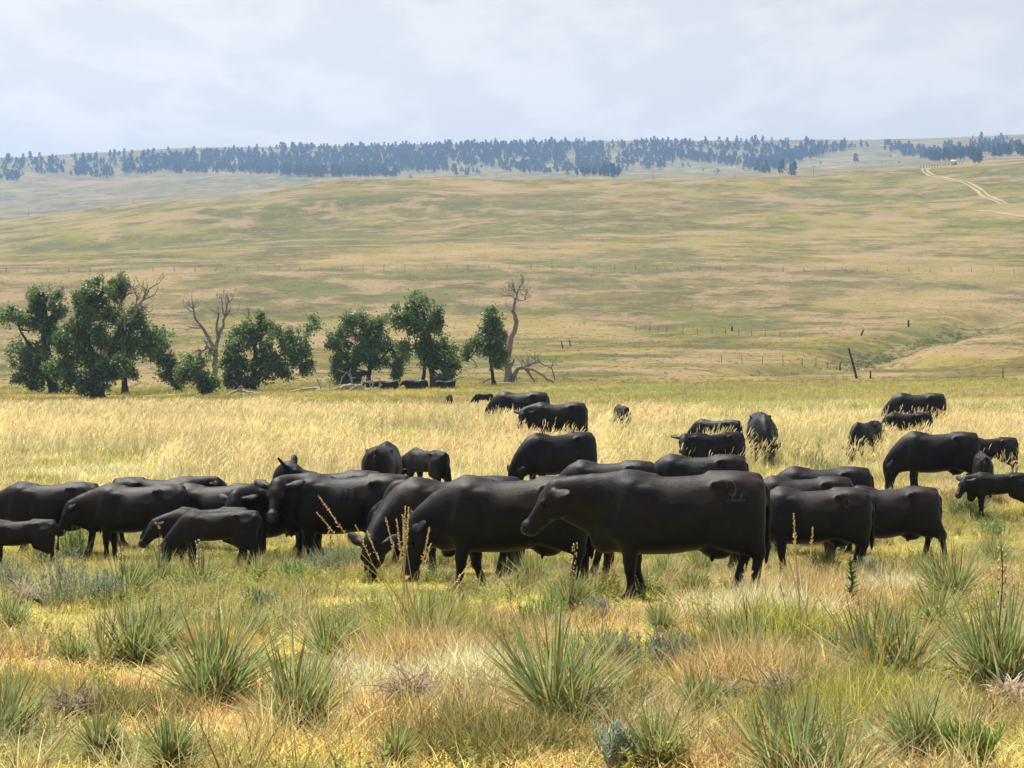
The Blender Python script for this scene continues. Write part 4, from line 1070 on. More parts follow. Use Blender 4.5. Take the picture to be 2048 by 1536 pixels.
fallen('crooked bleached branch in front of the log pile', [(634, 786, ld - 1.5), (652, 783, ld - 1.5), (665, 781, ld - 1.5), (678, 775, ld - 1.5)], 0.16, 0.12, 42, tw=3)
fallen('thick twisted bleached trunk in the middle of the log pile', [(680, 780, ld - 0.5), (700, 772, ld - 0.5), (718, 778, ld - 0.5), (725, 786, ld - 0.8)], 0.26, 0.2, 43, tw=5)
fallen('bleached log arching at the right of the log pile', [(700, 784, ld - 2), (712, 774, ld - 2), (722, 772, ld - 2), (726, 787, ld - 2)], 0.14, 0.12, 44, tw=3)
fallen('long bleached limb pointing right from the log pile', [(718, 781, ld + 0.5), (735, 779, ld + 0.5), (752, 776, ld + 0.5), (764, 769, ld + 0.5)], 0.2, 0.1, 45, tw=4)
fallen('thin bleached pole in the grass right of the log pile', [(728, 786, ld - 2), (748, 783, ld - 2), (764, 784, ld - 2)], 0.1, 0.07, 46)
fallen('pale broken branch under the spreading cottonwood', [(455, 785, 172), (475, 782, 172), (490, 784, 172), (520, 790, 171)], 0.14, 0.1, 47, tw=3)
fallen('short pale stick below the spreading cottonwood', [(497, 785, 170), (512, 788, 170), (524, 792, 170)], 0.1, 0.08, 48)
sd_ = ds + 0.3
fallen('dark limb broken off the snag and still propped against it', [(1022, 744, sd_), (1036, 738, sd_), (1048, 736, sd_), (1062, 728, sd_), (1076, 724, sd_)], 0.3, 0.10, 49, 'greywood', 'fallen_limb', 8)
fallen('long bleached limb sloping from the snag down to the grass', [(1114, 770, sd_ - 0.6), (1100, 760, sd_ - 0.6), (1078, 745, sd_ - 0.5), (1060, 738, sd_ - 0.3), (1044, 734, sd_)], 0.14, 0.16, 50, 'deadwood', 'fallen_limb', 2)
fallen('grey limb hanging steeply below the snag to the ground', [(1072, 766, sd_ - 0.3), (1062, 752, sd_ - 0.3), (1054, 742, sd_ - 0.2), (1046, 735, sd_)], 0.1, 0.12, 51, 'greywood', 'fallen_limb', 3)
fallen('thin dark limb dangling right of the snag', [(1112, 752, sd_ + 0.4), (1104, 740, sd_ + 0.4), (1092, 732, sd_ + 0.4), (1076, 724, sd_ + 0.3)], 0.05, 0.08, 52, 'greywood', 'fallen_limb', 6)
fallen('low bleached log lying at the foot of the snag', [(995, 766, ds - 0.8), (1020, 768, ds - 0.8), (1045, 770, ds - 1), (1072, 768, ds - 1), (1086, 768, ds - 1)], 0.12, 0.08, 53, tw=2)
fallen('pale forked stick left of the narrow cottonwood', [(955, 763, ds - 0.5), (968, 762, ds - 0.5), (985, 757, ds - 0.5)], 0.07, 0.12, 54, 'greywood')

# ----------------------------------------------------------------- far pines
def pine_mesh(i):
    rng = np.random.default_rng(300 + i); mb = MB()
    H = 1.0; bush = i in (4, 5)
    if not bush: tube(mb, [[0, 0, -0.06], [0.01, 0, 0.4], [0, 0.01, 0.9]], [0.03, 0.022, 0.008], 5, col=(1.6, 1.2, 1.1))
    ncl = 44 if not bush else 26
    lean = rng.normal(0, 0.04, 2)
    for k in range(ncl):
        t = rng.uniform(0.0, 1.0) ** 0.85
        if bush: z = 0.08 + 0.8 * t; w = 0.36 * math.sqrt(max(0.05, 1 - (t * 1.6 - 0.6)**2))
        else: z = 0.16 + 0.82 * t; w = (0.38 + 0.10 * rng.uniform(-1, 1)) * (1 - t)**(0.75 if i % 2 else 1.0) * (0.55 + 0.45 * min(1, t / 0.15)) + 0.012
        a = rng.uniform(0, 2 * np.pi); rr = w * rng.uniform(0.35, 1.0)
        c = np.array([rr * math.cos(a) + lean[0] * z, rr * math.sin(a) + lean[1] * z, z])
        n = 9
        p = c + rng.normal(0, 1, (n, 3)) * np.array([0.045, 0.045, 0.022])
        nn = rng.normal(0, 1, (n, 3)) + [0, 0, 0.7]; nn /= np.linalg.norm(nn, axis=1)[:, None]
        aa = np.cross(nn, rng.normal(0, 1, (n, 3))); aa /= np.linalg.norm(aa, axis=1)[:, None]; bb = np.cross(nn, aa)
        s = rng.uniform(0.035, 0.075, n)[:, None]
        V = np.stack([p - aa * s, p - bb * s * 0.7, p + aa * s, p + bb * s * 0.7], 1).reshape(-1, 3)
        mb.add(V, np.arange(4 * n).reshape(-1, 4), col=np.full((4 * n, 3), rng.uniform(0.7, 1.3)))
    me = mb.mesh('pine_tree', False, True); me.materials.append(M['pine']); return me
PINES = [pine_mesh(i) for i in range(6)]
# stands as (u0, v0, u1, v1, half thickness px, how many), rows of the tree feet
STANDS = [(0, 319, 380, 303, 2, 34), (380, 302, 800, 293, 2, 50), (800, 292, 1200, 284, 2, 46), (1200, 284, 1620, 280, 2, 26), (1880, 278, 2060, 274, 2, 12), (560, 300, 900, 296, 6, 50), (900, 296, 1300, 292, 5, 50), (1000, 335, 1240, 345, 6, 30), (1240, 318, 1330, 330, 8, 16), (1560, 322, 1640, 305, 5, 14), (250, 318, 520, 312, 6, 40), (860, 340, 960, 345, 4, 8), (300, 338, 560, 342, 4, 40), (560, 344, 800, 348, 4, 50), (0, 332, 120, 326, 7, 22), (0, 352, 44, 352, 6, 10), (70, 345, 130, 338, 5, 10), (140, 340, 225, 345, 8, 30), (120, 326, 140, 320, 3, 4), (150, 322, 235, 326, 6, 14),
 (245, 338, 300, 340, 5, 14), (240, 322, 380, 316, 5, 22), (290, 330, 330, 332, 7, 10), (325, 326, 375, 328, 9, 20), (380, 325, 500, 327, 11, 50), (400, 314, 500, 308, 4, 14),
 (500, 325, 560, 332, 14, 40), (560, 330, 700, 335, 15, 100), (540, 316, 700, 310, 7, 45), (700, 318, 830, 315, 15, 90), (690, 338, 775, 340, 9, 45), (790, 330, 895, 328, 10, 50), (795, 310, 900, 305, 12, 55),
 (900, 305, 1000, 303, 13, 60), (930, 322, 985, 322, 5, 18), (1000, 302, 1130, 300, 12, 70), (1000, 325, 1060, 330, 5, 16), (1060, 318, 1130, 318, 8, 30), (1110, 330, 1200, 335, 6, 20),
 (1155, 315, 1220, 320, 14, 45), (1160, 340, 1225, 344, 6, 22), (1130, 298, 1205, 297, 5, 20), (1230, 292, 1350, 292, 6, 12), (1250, 308, 1345, 310, 6, 22), (1230, 325, 1260, 322, 4, 4),
 (1300, 290, 1345, 312, 9, 22), (1345, 305, 1450, 320, 7, 40), (1440, 318, 1560, 328, 8, 50), (1490, 332, 1540, 340, 5, 14), (1350, 290, 1420, 292, 4, 12), (1420, 296, 1500, 294, 5, 18), (1495, 298, 1580, 296, 8, 26),
 (1540, 322, 1600, 312, 9, 30), (1590, 310, 1690, 292, 6, 34), (1595, 296, 1650, 292, 5, 10), (1550, 345, 1590, 347, 3, 6), (1700, 292, 1745, 290, 3, 6), (1768, 294, 1800, 294, 6, 10), (1800, 298, 1880, 312, 8, 40),
 (1860, 314, 1910, 314, 5, 14), (1890, 298, 1960, 312, 12, 50), (1945, 292, 2050, 300, 9, 46), (1990, 308, 2060, 300, 5, 14), (820, 318, 1250, 345, 9, 20), (1250, 330, 1420, 320, 8, 8)]
LONE = [(1640, 330, 'bush'), (1711, 327, 'pine'), (1530, 341, 'bush'), (1488, 342, 'bush'), (1434, 348, 'bush'), (1375, 333, 'bush'), (1406, 344, 'bush'), (1780, 317, 'bush'), (1866, 309, 'bush'), (353, 348, 'bush'), (585, 350, 'bush'), (575, 350, 'bush'), (820, 360, 'bush'), (250, 342, 'bush'), (1798, 328, 'green')]
pr = np.random.default_rng(77); pines = []
for (u0, v0, u1, v1, ht, n) in STANDS:
    for q in range(int(n * (2.5 if ht > 3 else 1.2))):
        t = pr.uniform(0, 1); u = u0 + (u1 - u0) * t + pr.normal(0, 2); v = v0 + (v1 - v0) * t + pr.uniform(-ht, ht) * 1.15 + (4 if ht > 2 else 5)
        d = find_d(u, v, 1600, 3850)
        if d > 3800: d = pr.uniform(3600, 3800)
        h = pr.uniform(6.5, 15) * (0.6 if pr.uniform() < 0.3 else 1); pines.append((u, d, h, pr.integers(0, 4) if h > 6 else pr.integers(3, 6)))
pines.sort(key=lambda p: -p[2] / p[1])
def sky_row(u, d, h): return V0 - FPX * (gz(ux(u, d), d) + h) / d
def stand_pine(u, d, h, k, label, group=None, cat='pine'):
    x, y, z = place(u, d)
    o = link(bpy.data.objects.new('pine_tree', PINES[k])); o.location = (x, y, z); o.scale = (h * pr.uniform(0.85, 1.2), h * pr.uniform(0.85, 1.2), h)
    o.rotation_euler = (0, 0, pr.uniform(0, 6.28)); tag(o, label, cat, group)
for i, (u, d, h, k) in enumerate(pines[:300]):
    top = sky_row(u, d, h); crest = min(sky_row(u, q, 0) for q in (3300, 3600, 3800))
    where = ['at the far left end of the ridge', 'above the leftmost cottonwoods', 'above the forked dead tree', 'above the broad round cottonwood', 'above the tall snag', 'right of the snag in the middle woods', 'at the left of the open right woods', 'in the lower tongue of the right woods', 'near the bare slope of the right ridge', 'around the white shed', 'at the far right end of the ridge'][int(np.searchsorted([130, 330, 560, 800, 1060, 1230, 1400, 1560, 1750, 1950], u))]
    size_ = 'tall' if h > 12.5 else 'mid-sized'
    row_ = 'skyline' if top < crest - 1 else ('upper' if d > 3150 else 'lower')
    lab = '%s dark pine on the %s %s' % (size_, 'skyline' if row_ == 'skyline' else row_ + ' slope', where); g = 'pines of the far ridge: %s %s %s' % (size_, row_, where)
    stand_pine(u, d, h, k, lab, g)
LONE_LABELS = ['round dark juniper alone on the open right slope of the far ridge', 'lone slim pine on the open right slope of the far ridge', 'dark juniper at the lower tip of the right woods', 'small juniper left of the lower tip of the right woods', 'tiny juniper on the pale slope under the right woods', 'juniper at the bottom of the open slope right of the middle woods', 'tiny juniper on the pale plain below the right woods', 'tiny juniper on the bare slope right of the lone slim pine', 'small juniper under the pines near the white shed', 'single small juniper on the left plain below the woods', 'right one of two small junipers below the left woods', 'left one of two small junipers below the left woods', 'small dark juniper on the middle crest beside a utility pole', 'tiny juniper below the clump of pines at the far left', 'round green bush on the crest beside the dirt track']
for (u, v, k), lab in zip(LONE, LONE_LABELS):
    d = find_d(u, v, 1100 if k == 'green' else 1500, 3700); h = {'bush': 7.0, 'pine': 15.0, 'green': 4.2}[k]
    stand_pine(u, d, h, 1 if k == 'pine' else 4, lab, None, 'bush' if k != 'pine' else 'pine')

def scatter(name, pts, rotv, scl, idx, tint, protos, label, cat='grass'):
    me = bpy.data.meshes.new(name); n = len(pts)
    me.vertices.add(n); me.vertices.foreach_set('co', np.asarray(pts, np.float32).ravel())
    a = me.attributes.new('rot', 'FLOAT_VECTOR', 'POINT'); a.data.foreach_set('vector', np.asarray(rotv, np.float32).ravel())
    a = me.attributes.new('scl', 'FLOAT_VECTOR', 'POINT'); a.data.foreach_set('vector', np.asarray(scl, np.float32).ravel())
    a = me.attributes.new('idx', 'INT', 'POINT'); a.data.foreach_set('value', np.asarray(idx, np.int32))
    a = me.attributes.new('tint', 'FLOAT_COLOR', 'POINT'); t4 = np.ones((n, 4), np.float32); t4[:, :3] = tint; a.data.foreach_set('color', t4.ravel())
    ob = link(bpy.data.objects.new(name, me)); tag(ob, label, cat, kind='stuff')
    col = bpy.data.collections.new(name + '_kinds')
    for i, p in enumerate(protos):
        col.objects.link(bpy.data.objects.new('%s_kind_%02d' % (name, i), p))
    ng = bpy.data.node_groups.new(name + '_scatter', 'GeometryNodeTree')
    ng.interface.new_socket('Geometry', in_out='INPUT', socket_type='NodeSocketGeometry'); ng.interface.new_socket('Geometry', in_out='OUTPUT', socket_type='NodeSocketGeometry')
    gi = ng.nodes.new('NodeGroupInput'); go = ng.nodes.new('NodeGroupOutput'); ip = ng.nodes.new('GeometryNodeInstanceOnPoints'); ci = ng.nodes.new('GeometryNodeCollectionInfo')
    ci.inputs['Collection'].default_value = col; ci.inputs['Separate Children'].default_value = True; ci.inputs['Reset Children'].default_value = True
    def na(nm, ty):
        q = ng.nodes.new('GeometryNodeInputNamedAttribute'); q.data_type = ty; q.inputs['Name'].default_value = nm; return q.outputs['Attribute']
    e = ng.nodes.new('FunctionNodeEulerToRotation'); Lk = ng.links.new
    Lk(gi.outputs[0], ip.inputs['Points']); Lk(ci.outputs[0], ip.inputs['Instance']); ip.inputs['Pick Instance'].default_value = True
    Lk(na('idx', 'INT'), ip.inputs['Instance Index']); Lk(na('rot', 'FLOAT_VECTOR'), e.inputs[0]); Lk(e.outputs[0], ip.inputs['Rotation']); Lk(na('scl', 'FLOAT_VECTOR'), ip.inputs['Scale'])
    Lk(ip.outputs[0], go.inputs[0])
    md = ob.modifiers.new('scatter', 'NODES'); md.node_group = ng
    return ob
rest = pines[300:]
P_ = np.array([place(u, d) for u, d, h, k in rest]); n = len(rest)
hh = np.array([h for u, d, h, k in rest])
scatter('pine_woodland', P_, np.stack([np.zeros(n), np.zeros(n), pr.uniform(0, 6.28, n)], -1), np.stack([hh, hh, hh], -1) * 0.95, [k for u, d, h, k in rest], np.ones((n, 3)), PINES, 'dark pine woodland spread along the far ridge', 'woodland')

# ----------------------------------------------------------------- fences, poles, shed, tracks
def fence(label, us, vs, lo, hi, hgt, w, seed, wires=3, name='wire_fence', lean=0.05):
    rng = np.random.default_rng(seed)
    P = []
    for u, v in zip(us, vs):
        d = find_d(u, v, lo, hi); P.append(place(u, d))
    P = np.array(P); o = P[0].copy()
    root = bpy.data.objects.new(name, None); link(root); root.location = o; root.empty_display_size = 0.3; tag(root, label, 'fence')
    mbp = []
    tops = []
    for k in range(4):
        mb = MB(); tube(mb, [[0, 0, -0.3], [0, 0, hgt * 0.5], [0.01, 0, hgt]], [w / 2, w / 2, w / 2.2], 6); me_ = mb.mesh('post'); me_.materials.append(M['post']); mbp.append(me_)
    for i, p in enumerate(P):
        po = link(bpy.data.objects.new('post', mbp[i % 4]), root); po.location = p - o; s = rng.uniform(0.85, 1.15)
        po.scale = (rng.uniform(0.8, 1.3), rng.uniform(0.8, 1.3), s); po.rotation_euler = (rng.normal(0, lean), rng.normal(0, lean), rng.uniform(0, 6))
    for wi in range(wires):
        z = hgt * (0.35 + 0.55 * wi / max(1, wires - 1)); mb = MB()
        Q_ = []
        for a, b in zip(P[:-1], P[1:]):
            Q_ += [a - o + [0, 0, z], (a + b) / 2 - o + [0, 0, z - 0.06]]
        Q_.append(P[-1] - o + [0, 0, z]); tube(mb, Q_, 0.006, 3, cap=False); mb.build('wire', M['wire'], root)
us = np.arange(-30, 2090, 42.0); fence('long wire fence crossing the whole hillside halfway up', us, np.interp(us, [0, 700, 1024, 1500, 2048], [545, 541, 538, 541, 546]), 450, 640, 1.35, 0.12, 61)
us = np.array([1272, 1300, 1333, 1365, 1395, 1424, 1451, 1478, 1503, 1530, 1560, 1600]); fence('thin post fence in the meadow right of the snag', us, np.interp(us, [1272, 1400, 1600], [662, 668, 676]), 300, 440, 1.35, 0.09, 62, 3)
us = np.array([1443, 1484, 1525, 1566, 1604, 1632, 1655]); fence('thin post fence leading to the leaning pole', us, np.interp(us, [1443, 1655], [726, 735]), 235, 330, 1.3, 0.08, 63, 3)
def pole(label, u, v, lo, hi, h, w, dx=0.0, name='fence_post', cat='post', cross=False, group=None, r2=None):
    d = find_d(u, v, lo, hi); x, y, z = place(u, d)
    root = bpy.data.objects.new(name, None); link(root); root.location = (x, y, z); root.empty_display_size = 0.3; tag(root, label, cat, group)
    mb = MB(); tube(mb, [[0, 0, -0.4], [dx * h * 0.5, 0, h * 0.5], [dx * h, 0, h]], [w / 2, w / 2.1, w / 2.4], 8); mb.build('shaft', M['post'], root, True)
    mb = MB()
    if cross: box(mb, (0, -w * 0.55, h - 0.9), (2.4, 0.12, 0.14)); mb.build('crossarm', M['post'], root)
    else: ball(mb, (dx * h, 0, h), (w * 0.36, w * 0.36, 0.03)); mb.build('top', M['post'], root)
pole('tall leaning weathered pole standing in the creek bank', 1715, 757, 190, 300, 3.7, 0.30, -0.30, 'leaning_pole', 'pole')
pole('short dark post left of the leaning pole', 1680, 741, 200, 300, 1.25, 0.24)
pole('stubby post right of the leaning pole', 1741, 757, 190, 300, 0.95, 0.22)
pole('dark upright post on the eroded creek bank', 1817, 654, 330, 460, 1.5, 0.42)
pole('short tilted post stub left of the eroded bank', 1721, 671, 310, 440, 1.1, 0.38, 0.55)
pole('left one of two leaning posts right of the snag', 1126, 697, 240, 420, 1.15, 0.22, -0.25)
pole('right one of two leaning posts right of the snag', 1141, 693, 240, 420, 1.2, 0.22, -0.15)
pole('small dark stub post in the middle meadow', 1464, 662, 300, 460, 1.0, 0.45)
pole('thin post at the green bank near the right edge', 2006, 757, 190, 300, 1.3, 0.12)
for (u, v, hh_, lab) in [(822, 365, 11, 'utility pole left of the middle crest'), (993, 356, 11, 'utility pole above the middle crest'), (1153, 355, 11, 'utility pole behind the middle of the crest'), (1306, 364, 12, 'utility pole right of the middle crest'), (1470, 366, 8, 'shorter utility pole further along the crest'), (1627, 350, 10, 'utility pole on the slope under the right woods'), (1763, 336, 11, 'utility pole left of the round green bush'), (1838, 326, 11, 'utility pole by the corral rails'), (57, 440, 12, 'utility pole standing alone at the left plain'), (266, 422, 11, 'faint utility pole on the left plain behind the crest'), (1984, 316, 7, 'utility pole near the right edge of the crest'), (1929, 325, 7, 'utility pole right of the white shed')]:
    pole(lab, u, v, 1000 if u > 1600 else 1600, 2950, hh_ * (0.95 if u < 1600 else 0.6), 0.28 if u < 1600 else 0.2, 0.0, 'utility_pole', 'pole', True)
# corral rails and shed on the right crest
dsh = find_d(1908, 322, 1000, 1700); x, y, z = place(1908, dsh)
root = bpy.data.objects.new('shed', None); link(root); root.location = (x, y, z); tag(root, 'tiny white shed among pines at the right crest', 'shed')
mb = MB(); box(mb, (0, 0, 1.1), (3.4, 2.6, 2.3)); mb.build('wall', M['shed'], root)
mb = MB(); mb.add([[-2, -1.6, 2.2], [2, -1.6, 2.2], [2, 1.6, 2.2], [-2, 1.6, 2.2], [-2, 0, 3.2], [2, 0, 3.2]], [[0, 1, 5, 4], [3, 4, 5, 2], [0, 3, 2, 1]], [[0, 4, 3], [1, 2, 5]]); mb.build('roof', M['shed'], root)
mb = MB(); box(mb, (0.4, -1.33, 0.95), (0.9, 0.06, 1.8)); mb.build('door', M['roof'], root)
us = np.arange(1842, 1925, 5.5); fence('low reddish corral rails beside the white shed', us, np.interp(us, [1842, 1925], [326, 324]), 1000, 1600, 1.7, 0.3, 66, 4, 'corral')
def track(label, uv, lo, hi, offs, w, name='dirt_track'):
    mb = MB(); P = []
    for u, v in uv:
        d = find_d(u, v, lo, hi); P.append([ux(u, d), d])
    P = np.array(P); t = np.arange(len(P)); tt = np.linspace(0, len(P) - 1, 220)
    P = np.stack([np.interp(tt, t, P[:, 0]), np.interp(tt, t, P[:, 1])], -1)
    for _ in range(6): P[1:-1] = (P[:-2] + 2 * P[1:-1] + P[2:]) / 4
    tg = np.gradient(P, axis=0); tg /= np.linalg.norm(tg, axis=1)[:, None]; nn = np.stack([-tg[:, 1], tg[:, 0]], -1)
    for o_ in offs:
        wob = 1 + 0.3 * np.sin(tt * 3.1 + o_)
        cols = [P + nn * (o_ + s * w / 2 * wob[:, None]) for s in (-1, 0, 1)]
        V = np.concatenate([np.column_stack([c_, ground(c_[:, 0], c_[:, 1]) + 0.07]) for c_ in cols]); n_ = len(P); i = np.arange(n_ - 1)
        mb.add(V, np.vstack([np.stack([k * n_ + i, k * n_ + i + 1, (k + 1) * n_ + i + 1, (k + 1) * n_ + i], -1) for k in (0, 1)]))
    o_ = mb.build(name, M['dirt'], None, True); tag(o_, label, 'track', kind='structure')
track('two-rut pale dirt track curving down the right hill', [(1856, 333.5), (1849, 338), (1851, 344), (1863, 351), (1885, 355), (1920, 362), (1940, 369), (1962, 383), (1985, 398), (2010, 408)], 700, 1240, (-1.3, 1.3), 1.4)
track('pale dirt road crossing the right edge of the hill', [(1955, 421), (1975, 422), (2000, 425), (2030, 430), (2075, 437)], 600, 1100, (0.0,), 3.2)
# ----------------------------------------------------------------- blades, tufts and plants
def blades(mb, base, az, lean, length, width, droop, rng, segs=3, tone=None, twist=None, taper=1.0):
    """ribbon blades; all arguments are arrays over the blades"""
    n = len(length); base = np.asarray(base, float)
    t = np.linspace(0, 1, segs + 1)
    ang = lean[:, None] + droop[:, None] * t[None, :] ** 1.5                    # angle from vertical along the blade
    st = (length / segs)[:, None]
    hx = np.concatenate([np.zeros((n, 1)), np.cumsum(np.sin((ang[:, 1:] + ang[:, :-1]) / 2) * st, 1)], 1)
    hz = np.concatenate([np.zeros((n, 1)), np.cumsum(np.cos((ang[:, 1:] + ang[:, :-1]) / 2) * st, 1)], 1)
    ca, sa = np.cos(az)[:, None], np.sin(az)[:, None]
    C = np.stack([hx * ca, hx * sa, hz], -1) + base[:, None, :]
    if twist is None: twist = rng.uniform(-1.0, 1.0, n)
    # ribbon side: horizontal across the azimuth, rolled about the blade by the twist
    side = np.stack([-np.sin(az), np.cos(az), np.zeros(n)], -1)
    nrmv = np.stack([-np.cos(ang) * ca, -np.cos(ang) * sa, np.sin(ang)], -1)
    W = np.cos(twist)[:, None, None] * side[:, None, :] + np.sin(twist)[:, None, None] * nrmv
    prof = (1 - t ** 1.6) * taper + (1 - taper) * np.minimum(1, (1 - t) * 5)
    prof[-1] = 0.03; prof[0] = max(prof[0] * 0.8, 0.3)
    Wd = W * (width[:, None] * prof[None, :] / 2)[..., None]
    V = np.stack([C - Wd, C + Wd], 2).reshape(n, -1, 3)
    k = np.arange(segs) * 2
    q = np.stack([k, k + 1, k + 3, k + 2], -1)
    Q_ = (np.arange(n)[:, None, None] * (2 * (segs + 1)) + q[None]).reshape(-1, 4)
    if tone is None: tone = rng.uniform(0.42, 1.45, (n, 1)) * np.stack([rng.uniform(0.90, 1.08, n), np.ones(n), rng.uniform(0.75, 1.15, n)], -1)
    mb.add(V.reshape(-1, 3), Q_, col=np.repeat(tone, 2 * (segs + 1), 0))
    return C

def disk(rng, n, r): 
    a = rng.uniform(0, 2 * np.pi, n); q = r * np.sqrt(rng.uniform(0, 1, n)); return np.stack([q * np.cos(a), q * np.sin(a), np.full(n, -0.01)], -1)
def tuft(seed, n, spread, l0, l1, w, lean0, lean1, dr, segs=3):
    rng = np.random.default_rng(seed); mb = MB()
    blades(mb, disk(rng, n, spread), rng.uniform(0, 6.283, n), R(1) * rng.uniform(lean0, lean1, n), rng.uniform(l0, l1, n), w * rng.uniform(0.7, 1.3, n), R(1) * rng.uniform(0.2, 1, n) * dr, rng, segs)
    me = mb.mesh('tuft', False, True); me.materials.append(M['grass']); return me
def tall_tuft(seed, w, n_leaf=18, n_stem=13, hmin=0.5, hmax=0.85):
    rng = np.random.default_rng(seed); mb = MB()
    n = n_leaf
    blades(mb, disk(rng, n, 0.10), rng.uniform(0, 6.283, n), R(1) * rng.uniform(5, 40, n), rng.uniform(0.22, 0.48, n), w * 1.3 * rng.uniform(0.7, 1.3, n), R(1) * rng.uniform(20, 70, n), rng, 3)
    n = n_stem
    az = rng.normal(0.3, 1.1, n); ln = rng.uniform(hmin, hmax, n)
    C = blades(mb, disk(rng, n, 0.09), az, R(1) * rng.uniform(2, 16, n), ln, np.full(n, w * 0.75), R(1) * rng.uniform(8, 32, n), rng, 4, taper=0.3)
    # seed heads carry on from the stem tips
    tip = C[:, -1]; dr = C[:, -1] - C[:, -2]
    le = np.arctan2(np.hypot(dr[:, 0], dr[:, 1]), dr[:, 2])
    tone = rng.uniform(1.05, 1.4, (n, 1)) * np.array([[1.05, 1.0, 0.95]])
    for tw in (0.2, 1.7):
        blades(mb, tip - dr * 0.25, np.arctan2(dr[:, 1], dr[:, 0]), le, rng.uniform(0.10, 0.19, n), np.full(n, max(0.011, w * 2.2)), R(1) * rng.uniform(10, 40, n), rng, 3, tone, np.full(n, tw), 0.4)
    me = mb.mesh('tall_tuft', False, True); me.materials.append(M['grass']); return me
def forb(seed, h=0.25, nst=9, nl=16, ls=0.03):
    rng = np.random.default_rng(seed); mb = MB()
    az = rng.uniform(0, 6.283, nst)
    C = blades(mb, disk(rng, nst, 0.05), az, R(1) * rng.uniform(5, 50, nst), h * rng.uniform(0.6, 1.2, nst), np.full(nst, 0.004), R(1) * rng.uniform(-10, 25, nst), rng, 4, taper=0.5)
    for i in range(nst):
        k = rng.uniform(0.15, 1, nl); p = np.stack([np.interp(k, np.linspace(0, 1, 5), C[i, :, j]) for j in range(3)], -1)
        blades(mb, p, rng.uniform(0, 6.283, nl), R(1) * rng.uniform(30, 85, nl), ls * rng.uniform(0.6, 1.5, nl), np.full(nl, ls * 0.45), R(1) * rng.uniform(0, 30, nl), rng, 2)
    me = mb.mesh('forb', False, True); me.materials.append(M['grass']); return me

G_MAT = [tuft(500 + i, 24, 0.10, 0.05, 0.15, 0.0058, 25, 85, 60) for i in range(5)]
G_BUN = [tuft(520 + i, 34, 0.06, 0.14, 0.34, 0.0055, 4, 50, 55) for i in range(5)]
G_FOR = [forb(540 + i, 0.2, 9, 22, 0.019) for i in range(4)]
G_MID = [tuft(560 + i, 26, 0.16, 0.10, 0.28, 0.010, 10, 70, 60) for i in range(5)]
G_TAL = [tall_tuft(580 + i, 0.006) for i in range(5)]
G_FAR = [tall_tuft(600 + i, 0.016, 14, 12, 0.42, 0.8) for i in range(5)]
G_CLU = [tuft(620 + i, 22, 0.5, 0.15, 0.55, 0.07, 10, 75, 40, 2) for i in range(4)]

def strew(d0, d1, dens, rng, pad=1.12):
    """random ground points between two distances, dens per square metre, over the widths the view can reach"""
    hw = 0.256 * pad
    A = hw * ((d1 + 4)**2 - (d0 + 4)**2)
    n = int(A * dens)
    d = np.sqrt(rng.uniform(0, 1, n) * ((d1 + 4)**2 - (d0 + 4)**2) + (d0 + 4)**2) - 4
    x = rng.uniform(-1, 1, n) * hw * (d + 4)
    return x, d
def finish(name, x, y, protos, s0, s1, label, rng, tint=None, off=0, tilt=0.12, keep=None, cat='grass', vs=1.0, rotz=None):
    if keep is not None: x, y = x[keep], y[keep]; tint = None if tint is None else tint[keep]
    n = len(x); z = ground(x, y) - 0.005
    if tint is None: tint = cover(x, y) * 1.5
    tint = tint * rng.uniform(0.78, 1.22, (n, 1))
    s = rng.uniform(s0, s1, n)
    rot = np.stack([rng.normal(0, tilt, n), rng.normal(0, tilt, n), rng.uniform(0, 6.283, n) if rotz is None else rng.normal(rotz, 0.6, n)], -1)
    return scatter(name, np.stack([x, y, z], -1), rot, np.stack([s, s, s * vs * rng.uniform(0.8, 1.2, n)], -1), rng.integers(0, len(protos), n), np.clip(tint, 0, 0.9), protos, label, cat)

rg = np.random.default_rng(900)
x, y = strew(6.5, 34, 120, rg); finish('short_grass', x, y, G_MAT, np.where(y > 17, 0.5, 0.8), np.where(y > 17, 0.95, 1.4), 'short golden grass carpeting the near pasture', rg)
x, y = strew(6.5, 40, 22, rg)
dn = fbm(x / 1.3, y / 1.3, 3, 71)
tn = cover(x, y); tn = tn * 0.6 + 0.4 * np.where((fbm(x / 0.9, y / 0.9, 2, 73) > 0.55)[:, None], PAL['rust'] * 1.1, PAL['cream'])
finish('bunch_grass', x, y, G_BUN, 0.7, 1.25, 'dry fine bunches of tan and russet grass among the yuccas', rg, tn, keep=dn > np.where((y > 18) & (y < 36), 0.60, 0.52))
x, y = strew(6.5, 36, 15, rg); dn = fbm(x / 1.6, y / 1.6, 3, 81)
finish('green_weeds', x, y, G_FOR, 0.6, 1.4, 'low leafy green weeds between the grass bunches', rg, np.broadcast_to(np.array([0.40, 0.41, 0.12]), (len(x), 3)), keep=dn > 0.54, cat='weeds')
